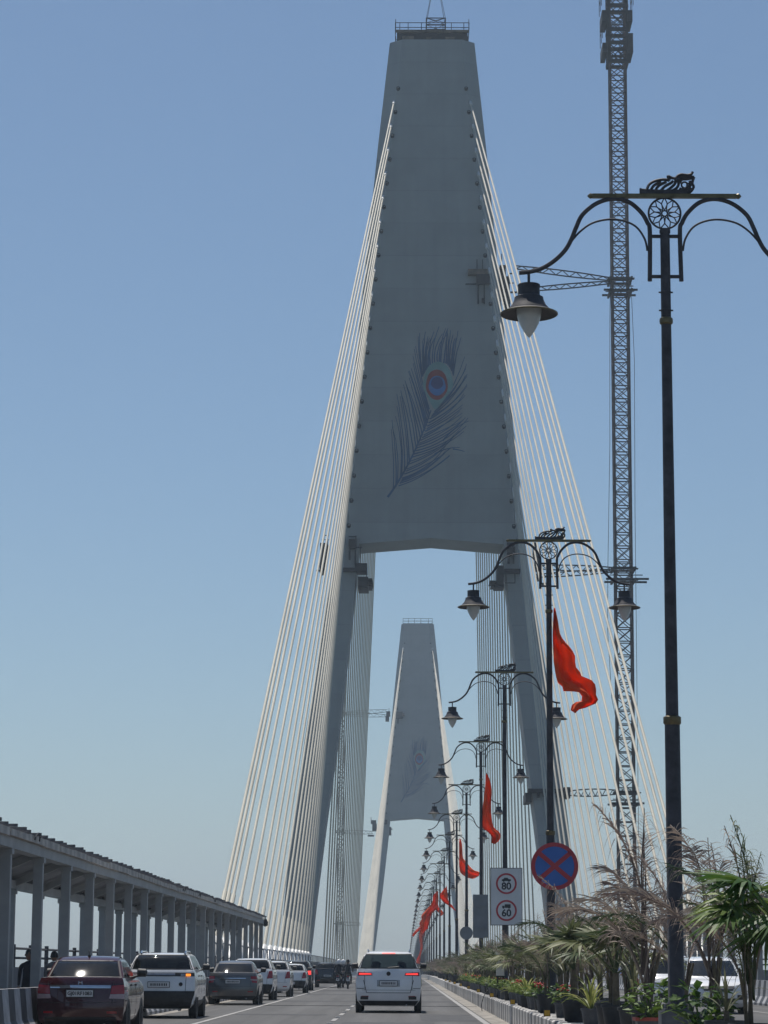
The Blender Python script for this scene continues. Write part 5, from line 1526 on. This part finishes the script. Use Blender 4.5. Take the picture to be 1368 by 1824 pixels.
part('trim_panel', lo.patch('rear', rect(-.42, .36, 1.085, 1.15), .024), M['rim'], a)
part('indicator', lo.patch('rear', rect(.62, .73, 1.065, 1.125), .026), M['indicator'], a)
part('lamp_lens', lo.patch('rear', rect(.50, .61, 1.065, 1.125), .026), M['rim'], a)
part('lamp_lens', lo.patch('rear', rect(-.73, -.50, 1.065, 1.125), .026), M['tail_clear'], a)
part('rear_bumper', lo.patch('rear', ((-.72, .25), (.72, .25), (.86, .69), (-.86, .69)), .03, 8, 5), M['plastic'], a)
plate(a, lo, .85, .54, .125, None, 'rear', -.04)
part('emblem', MB().lathe([(.0, 0), (.05, .0), (.05, .012), (0, .012)], 14), M['plastic'], a, loc=(.52, lo.rear(.6, .86).y - .016, .86)).rotation_euler = (PI / 2, 0, 0)
for s in (-1, 1):
    part('roof_rail', MB().tube([(s * .56, .65, 1.63), (s * .57, .8, 1.69), (s * .57, 2.0, 1.69), (s * .56, 2.2, 1.64)], .022, 6), M['chrome'], cab)
    part('sill_cladding', lo.patch('right' if s > 0 else 'left', ((.0, .26), (1, .26), (1, .45), (0, .45)), .012, 8, 2), M['plastic'], a)
# grey saloon
C = paint('warm_grey_paint', (0.12, 0.12, 0.122), 0.5, .3)
a, lo, gr, cab = car('parked_car', (-6.0, 89.4, 0), 'grey saloon with glinting rear window, parked behind white SUVs', 'car', C, [(z, a_, b_, h * 1.02) for z, a_, b_, h in SED], SEDT, SEDG, SEDGT, 3.99, (1.115, 1.405, .90))
for s in (-1, 1):
    part('tail_lamp', lo.patch('rear', tuple((s * x, z) for x, z in ((.66, .76), (.85, .74), (.84, .98), (.60, .97)))), M['tail'], a)
    part('tail_lamp', lo.patch('rear', tuple((s * x, z) for x, z in ((.60, .84), (.80, .82), (.80, .87), (.59, .88))), .02), M['tail_clear'], a)
part('chrome_strip', lo.patch('rear', rect(-.45, .45, .89, .92), .022), M['chrome'], a)
plate(a, lo, .79, .50, .12)
# more parked cars
def hatch(name, X, Y, label, pm, f=1.0, lit=False, low=False, hh=1.0, mirror=None):
    rows = [(z * (1 if z < .6 else .6 / z + (1 - .6 / z) * hh), a_ * f, b_ * f, h * .96 * f) for z, a_, b_, h in SUV]
    zb = rows[-1][0]
    g = [(zb - .005 + (z - 1.195) * .93 * hh, a_ * f, b_ * f, h * .96 * f) for z, a_, b_, h in SUVG]
    L = 4.02 * f
    a, lo, gr, cab = car(name, (X, Y, 0), label, 'car', pm, rows, SUVT, g, SUVGT, L, (g[0][0] + .045, g[-1][0] - .04, .91), wheel=.95, mirror=mirror)
    for s in (-1, 1):
        part('tail_lamp', lo.patch('rear', tuple((s * x * f, z) for x, z in ((.60, zb - .36), (.83, zb - .34), (.82, zb - .04), (.66, zb - .07)))), M['brake'] if lit and s > 0 else M['tail'], a)
    if low: part('rear_bumper', lo.patch('rear', ((-.70 * f, .25), (.70 * f, .25), (.83 * f, .62), (-.83 * f, .62)), .02, 8, 4), M['plastic'], a)
    plate(a, lo, .74 if not low else .5, .46, .11)
    return a
BLK = paint('black_blue_paint', (0.016, 0.019, 0.026), 0.2, .2)
hatch('parked_car', -6.05, 101.0, 'white crossover with black lower half beside the grey saloon', W, 1.0, False, True)
hatch('parked_car', -5.85, 112.5, 'white hatchback with red lamp on its corner, between crossover and small car', W, .96, False, False, .92)
hatch('parked_car', -5.72, 128.0, 'small white car with black bumper in front of the dark tall one', W, .92, False, True, .82)
hatch('parked_car', -6.1, 143.0, 'dark tall car with a lit red lamp beyond the small white car', BLK, 1.02, True, True, 1.02)
hatch('parked_car', -5.0, 165.0, 'dark hatchback standing alone ahead, beside the motorcyclists', BLK, .96, False, False, .95)

# white people carrier driving ahead
MPV = [(0.20, .14, 4.5, .80), (0.34, .03, 4.68, .93), (0.55, 0.0, 4.72, .965), (0.80, .015, 4.7, .972), (1.0, .04, 4.6, .96), (1.13, .07, 4.2, .935), (1.20, .10, 3.9, .91)]
MPVG = [(1.195, .105, 3.9, .905), (1.26, .14, 3.75, .875), (1.45, .25, 3.3, .795), (1.60, .36, 2.9, .71), (1.655, .46, 2.6, .65), (1.685, .60, 2.4, .58)]
a, lo, gr, cab = car('people_carrier', (-0.49, 75.0, 0), 'white people carrier driving off with red brake lights lit', 'car', W, MPV, SUVT, MPVG, SUVGT, 4.72, (1.235, 1.615, .955), wheel=1.05, side_win=True, glass='glass_clear', group='cars in the running lane')
for s in (-1, 1):
    part('tail_lamp', lo.patch('rear', tuple((s * x, z) for x, z in ((.46, 1.03), (.87, 1.02), (.86, 1.125), (.48, 1.10)))), M['tail'], a)
    part('brake_lamp', lo.patch('rear', tuple((s * x, z) for x, z in ((.49, 1.055), (.83, 1.05), (.82, 1.095), (.50, 1.085))), .02), M['brake'], a)
    part('fog_lamp', lo.patch('rear', rect(*sorted((s * .58, s * .79)), .37, .455), .014), M['plastic'], a)
    part('crease', lo.patch('rear', rect(*sorted((s * .70, s * .90)), .665, .68), .006), M['plastic'], a)
    part('roof_rail', MB().tube([(s * .60, .6, 1.69), (s * .61, .75, 1.735), (s * .61, 2.2, 1.735), (s * .60, 2.4, 1.69)], .02, 6), M['chrome'], cab)
part('high_brake_lamp', gr.patch('rear', rect(-.18, .18, 1.628, 1.655), .02), M['brake'], cab)
part('emblem', MB().lathe([(0, 0), (.06, 0), (.06, .012), (0, .012)], 16), M['plastic'], a, loc=(0, lo.rear(0, 1.08).y - .014, 1.08)).rotation_euler = (PI / 2, 0, 0)
part('plate_recess', lo.patch('rear', rect(-.33, .33, .725, .905), .004, 6, 3, .008), M['rim'], a)
plate(a, lo, .815, .50, .13)
a.scale = (1.0, 1.0, 1.045)
part('tailgate_seam', lo.patch('rear', ((-.62, .548), (.62, .548), (.62, .562), (-.62, .562)), .004, 8, 1, .008), M['plastic'], a)
for s in (-1, 1): part('tailgate_seam', lo.patch('rear', tuple((s * x, z) for x, z in ((.62, .55), (.635, .55), (.72, .90), (.705, .90))), .004, 2, 5, .008), M['plastic'], a)
part('lower_bumper', lo.patch('rear', ((-.74, .205), (.74, .205), (.84, .335), (-.84, .335)), .014, 10, 3), M['plastic'], a)
part('wiper', MB().tube([(-.02, gr.rear(0, 1.25).y - .03, 1.245), (.30, gr.rear(.3, 1.28).y - .03, 1.275)], .012, 5), M['plastic'], cab)

# oncoming white cars
def oncoming(name, X, Yf, label, rows, g, L, win, van=False):
    a, lo, gr, cab = car(name, (X, Yf + L, 0), label, 'car', W, rows, SUVT, g, SUVGT, L, win, rz=PI, wheel=1.0, group='oncoming white cars', glass='glass')
    for s in (-1, 1):
        part('headlamp', lo.patch('front', tuple((s * x, z) for x, z in ((.44, .74), (.78, .80), (.80, .90), (.50, .83)))), M['headlamp'], a)
        part('fog_recess', lo.patch('front', rect(*sorted((s * .55, s * .80)), .42, .56), .012), M['plastic'], a)
    part('grille', lo.patch('front', ((-.42, .68), (.42, .68), (.47, .82), (-.47, .82)), .014, 8, 4), M['plastic'], a)
    for zz in (.71, .75, .79): part('grille_bar', lo.patch('front', rect(-.42, .42, zz, zz + .010), .022, 8, 1), M['rim'], a)
    part('lower_grille', lo.patch('front', rect(-.48, .48, .30, .46), .012), M['plastic'], a)
    plate(a, lo, .58, .46, .10, None, 'front')
    part('antenna', MB().tube([(.25, L * .5, g[-1][0] + .02), (.25, L * .47, g[-1][0] + .20)], .008, 5), M['plastic'], cab)
    return a
HB = [(0.20, .14, 4.15, .74), (0.34, .03, 4.3, .85), (0.55, 0.0, 4.35, .868), (0.75, .015, 4.33, .868), (0.88, .04, 4.2, .86), (0.98, .07, 3.65, .84), (1.06, .10, 3.3, .82)]
HBG = [(1.055, .105, 3.3, .815), (1.12, .14, 3.2, .80), (1.40, .26, 2.72, .72), (1.59, .36, 2.45, .655), (1.645, .46, 2.2, .61)]
oncoming('oncoming_car', 9.24, 76.0, 'white oncoming car with black grille seen past the lamp post', HB, HBG, 4.37, (1.10, 1.56, .93))
VB = [(0.20, .1, 3.5, .70), (0.34, .03, 3.62, .80), (0.55, 0.0, 3.66, .82), (0.80, .015, 3.64, .82), (1.0, .03, 3.5, .815), (1.08, .05, 3.25, .80)]
VBG = [(1.075, .055, 3.22, .795), (1.16, .08, 3.12, .785), (1.45, .14, 2.80, .74), (1.70, .20, 2.55, .69), (1.76, .28, 2.35, .64)]
oncoming('oncoming_car', 9.42, 91.0, 'white oncoming van with a deep windscreen behind the other white car', VB, VBG, 3.7, (1.13, 1.66, .92))

# ================================================================== PEOPLE AND MOTORCYCLES
def skin_body(name, joints, edges, parent, mm):
    """one continuous figure grown from a joint skeleton"""
    me = bpy.data.meshes.new(name)
    me.from_pydata([j[:3] for j in joints], edges, [])
    o = link(name, me, None, parent)
    me.materials.append(mm)
    sk = o.modifiers.new('skin', 'SKIN'); sk.use_smooth_shade = True
    o.modifiers.new('sub', 'SUBSURF').levels = 1
    o.modifiers['sub'].render_levels = 1
    for v, j in zip(me.skin_vertices[0].data, joints): v.radius = (j[3], j[4] if len(j) > 4 else j[3])
    me.skin_vertices[0].data[0].use_root = True
    return o
DARKC = mat('dark_clothes', (0.022, 0.023, 0.030), .85, 0, .3, 4)
BLUEC = mat('blue_shirt', (0.06, 0.10, 0.30), .85, 0, .2, 4)
REDC = mat('red_shirt', (0.45, 0.05, 0.03), .85, 0, .2, 4)
GREYC = mat('grey_clothes', (0.14, 0.13, 0.13), .85, 0, .2, 4)
SKINM = mat('brown_skin', (0.22, 0.115, 0.07), .6, 0, .1, 6)
HAIR = mat('black_hair', (0.012, 0.011, 0.011), .6, 0, .2, 8)
HELM = mat('white_helmet', (0.70, 0.70, 0.70), .2, 0, .05, 4, coat=.6)
def head(parent, x, y, z, face, helmet=None):
    """face: +1 looks towards +y, -1 towards -y"""
    h = MB().lathe([(0.035, -0.13), (0.06, -0.12), (0.085, -0.05), (0.092, 0.02), (0.085, 0.08), (0.055, 0.125), (0.0, 0.14)], 14)
    for s in (-1, 1): h.lathe([(0, -.03), (.022, -.01), (.022, .02), (0, .03)], 6, (s * .094, 0, 0))
    h.add([(-.016, face * .085, -.03), (.016, face * .085, -.03), (0, face * .115, -.035), (0, face * .088, .02)], [(0, 1, 2), (0, 2, 3), (1, 2, 3)])
    hd = part('head', h, SKINM, parent, True, (x, y, z))
    if helmet is not None:
        part('helmet', MB().lathe([(0.10, -0.13), (0.125, -0.10), (0.135, 0.0), (0.125, 0.09), (0.08, 0.15), (0.0, 0.17)], 16), helmet, hd, True)
        part('visor', MB().box(-.085, .085, face * .10 - .02, face * .10 + .035, -.04, .045), M['plastic'], hd)
    else:
        part('hair', MB().lathe([(0.094, -0.03), (0.103, 0.03), (0.095, 0.09), (0.06, 0.14), (0.0, 0.155)], 14), HAIR, hd, True, (0, -face * .012, 0))
        for s in (-1, 1): part('eye', MB().lathe([(0, -.008), (.010, 0), (0, .008)], 6, (s * .034, face * .083, .005)), HAIR, hd)
        part('mouth', MB().box(-.025, .025, face * .083 - .004, face * .083 + .006, -.072, -.064), REDC, hd)
    return hd
def hand(parent, x, y, z, s, face):
    m = MB().tube([(0, 0, .02), (0, 0, -.03), (0, 0, -.07)], [.026, .036, .030], 8, True, .55)
    for k in range(4):
        fx = -.024 + .016 * k
        ln = (.065, .078, .072, .055)[k]
        m.tube([(fx, 0, -.065), (fx, face * .012, -.065 - ln * .55), (fx, face * .028, -.065 - ln)], [.009, .0085, .006], 5)
    m.tube([(-s * .03, 0, -.01), (-s * .052, face * .012, -.045), (-s * .05, face * .022, -.072)], [.011, .010, .007], 5)
    return part('hand', m, SKINM, parent, True, (x, y, z))
def standing(X, Y, z, label, mm, face=-1):
    root = thing('person', (X, Y, z), label, 'person', 'people on the bridge')
    J = [(0, 0, .95, .15, .11), (0, 0, 1.12, .155, .11), (0, 0, 1.32, .17, .115), (0, 0, 1.44, .11, .08), (0, 0, 1.53, .055, .055)]
    E_ = [(0, 1), (1, 2), (2, 3), (3, 4)]
    for s in (-1, 1):
        b = len(J)
        J += [(s * .10, 0, .86, .10), (s * .105, face * .01, .48, .065), (s * .11, -face * .01, .12, .045), (s * .115, face * .10, .05, .045)]
        E_ += [(0, b), (b, b + 1), (b + 1, b + 2), (b + 2, b + 3)]
        b = len(J)
        J += [(s * .20, 0, 1.40, .062), (s * .235, -face * .02, 1.13, .046), (s * .235, face * .06, .90, .034)]
        E_ += [(3, b), (b, b + 1), (b + 1, b + 2)]
        hand(root, s * .235, face * .07, .87, s, face)
    skin_body('body', J, E_, root, mm)
    head(root, 0, face * .02, 1.66, face)
    root.scale = (.93, .93, .90)
    return root
q = at(52, 1722, 58.0)
standing(q.x, 58.0, 0.05, 'person in dark clothes standing between the walkway columns by the barrier', DARKC)
q = at(96, 1722, 66.5)
standing(q.x, 66.5, 0.05, 'person in grey clothes standing behind the maroon saloon', GREYC, 1)
def motorbike(X, Y, label, rz, shirt, helmet, lamp_on=False, plabel=''):
    root = thing('motorcycle', (X, Y, 0), label, 'motorcycle', 'motorcycles on the bridge', rz)
    ring = MB()
    for yy in (0.0, 1.28):
        wv = MB(); c = [(0, yy + .26 * math.cos(2 * PI * k / 20), .30 + .26 * math.sin(2 * PI * k / 20)) for k in range(21)]
        wv.tube(c, .048, 8, False)
        wl = part('wheel', wv, M['rubber'], root, True)
        sp_ = MB().tube([(-.07, yy, .30), (.07, yy, .30)], .05, 8)
        for k in range(6):
            a_ = PI * k / 6 * 2; sp_.bar((0, yy, .30), (0, yy + .25 * math.cos(a_), .30 + .25 * math.sin(a_)), .014)
        part('hub', sp_, M['rim'], wl)
    fr_ = MB().tube([(0, 1.28, .30), (0, 1.12, .80), (0, 1.08, .92)], .035, 7).tube([(0, 1.1, .75), (0, .55, .45), (0, 0, .30)], .035, 7)
    fr_.box(-.13, .13, .42, .80, .25, .56)
    part('frame', fr_, M['steel_dark'], root)
    part('tank', MB().tube([(0, .55, .78), (0, .70, .84), (0, .95, .84), (0, 1.04, .78)], [.07, .13, .14, .06], 10), BLK, root, True)
    part('saddle', MB().tube([(0, -.18, .82), (0, 0, .80), (0, .35, .76), (0, .58, .80)], [.07, .115, .125, .08], 10, True, .6), M['plastic'], root, True)
    part('mudguard', MB().tube([(0, -.30, .52), (0, -.22, .68), (0, -.02, .74)], [.05, .07, .08], 8, True, .5), BLK, root, True)
    part('tail_lamp', MB().box(-.06, .06, -.25, -.20, .70, .77), M['tail'], root)
    part('number_plate', MB().box(-.10, .10, -.30, -.285, .46, .60), M['plate'], root)
    part('handlebar', MB().tube([(-.36, 1.0, 1.02), (-.15, 1.08, 1.0), (.15, 1.08, 1.0), (.36, 1.0, 1.02)], .016, 6), M['chrome'], root)
    for s in (-1, 1): part('mirror', MB().tube([(s * .28, 1.04, 1.02), (s * .34, 1.08, 1.18)], .008, 5).lathe([(0, -.03), (.05, -.01), (.05, .01), (0, .03)], 10, (s * .35, 1.08, 1.2)), M['plastic'], root)
    part('headlamp', MB().tube([(0, 1.10, .88), (0, 1.20, .88), (0, 1.23, .88)], [.06, .10, .085], 12), M['headlamp_on'] if lamp_on else M['headlamp'], root, True)
    rd = thing('person', (X, Y, 0), plabel, 'person', 'people on the bridge', rz)
    J = [(0, .22, .92, .15, .12), (0, .24, 1.10, .15, .11), (0, .30, 1.30, .17, .12), (0, .32, 1.42, .11, .08), (0, .34, 1.49, .05, .05)]
    E_ = [(0, 1), (1, 2), (2, 3), (3, 4)]
    for s in (-1, 1):
        b = len(J); J += [(s * .12, .30, .90, .095), (s * .20, .68, .78, .07), (s * .19, .50, .38, .05), (s * .19, .62, .30, .045)]
        E_ += [(0, b), (b, b + 1), (b + 1, b + 2), (b + 2, b + 3)]
        b = len(J); J += [(s * .20, .32, 1.38, .06), (s * .30, .55, 1.16, .045), (s * .30, .92, 1.05, .034)]
        E_ += [(3, b), (b, b + 1), (b + 1, b + 2)]
        hm = MB().tube([(s * .30, .93, 1.05), (s * .31, 1.0, 1.05)], [.034, .036], 8)
        for k in range(4): hm.tube([(s * (.27 + .02 * k), 1.02, 1.06), (s * (.27 + .02 * k), 1.05, 1.03), (s * (.27 + .02 * k), 1.02, .995)], .009, 5)
        hm.tube([(s * .265, .97, 1.03), (s * .26, 1.0, 1.0)], .010, 5)
        part('hand', hm, SKINM, rd, True)
    skin_body('body', J, E_, rd, shirt)
    head(rd, 0, .37, 1.60, 1, helmet)
    return root
motorbike(mx(602.5, 158), 158, 'dark motorcycle alongside the lone dark hatchback', R(-4), DARKC, HELM, False, 'rider in dark clothes and white helmet next to the dark hatchback')
motorbike(mx(611.5, 163), 163, 'dark motorcycle between two others ahead', R(3), GREYC, HELM, False, 'rider in grey with a white helmet between two other riders')
motorbike(mx(620, 155), 155, 'dark motorcycle with a bareheaded rider', R(2), DARKC, None, False, 'bareheaded rider in dark clothes on a dark motorcycle')
motorbike(9.85, 112.0, 'oncoming motorcycle with a glowing headlamp beyond the pots', PI, REDC, HELM, True, 'rider in a red shirt on the oncoming motorcycle')
motorbike(9.25, 115.0, 'oncoming motorcycle half hidden by the pots beside the lit one', PI, BLUEC, None, False, 'rider in a blue shirt on the unlit oncoming motorcycle')

# ================================================================== HAZE
hz = MB().box(-2900, 2900, -1200, 3900, -20.5, 140)
hm_ = bpy.data.materials.new('haze_air'); hm_.use_nodes = True
t = hm_.node_tree
t.nodes.remove(t.nodes['Principled BSDF'])
pv = t.nodes.new('ShaderNodeVolumePrincipled')
pv.inputs['Color'].default_value = (0.73, 0.87, 1.0, 1)
pv.inputs['Density'].default_value = 0.00029
pv.inputs['Anisotropy'].default_value = 0.3
t.links.new(pv.outputs['Volume'], t.nodes['Material Output'].inputs['Volume'])
ho = link('haze', hz.mesh('haze'), hm_)
ho['kind'] = 'stuff'
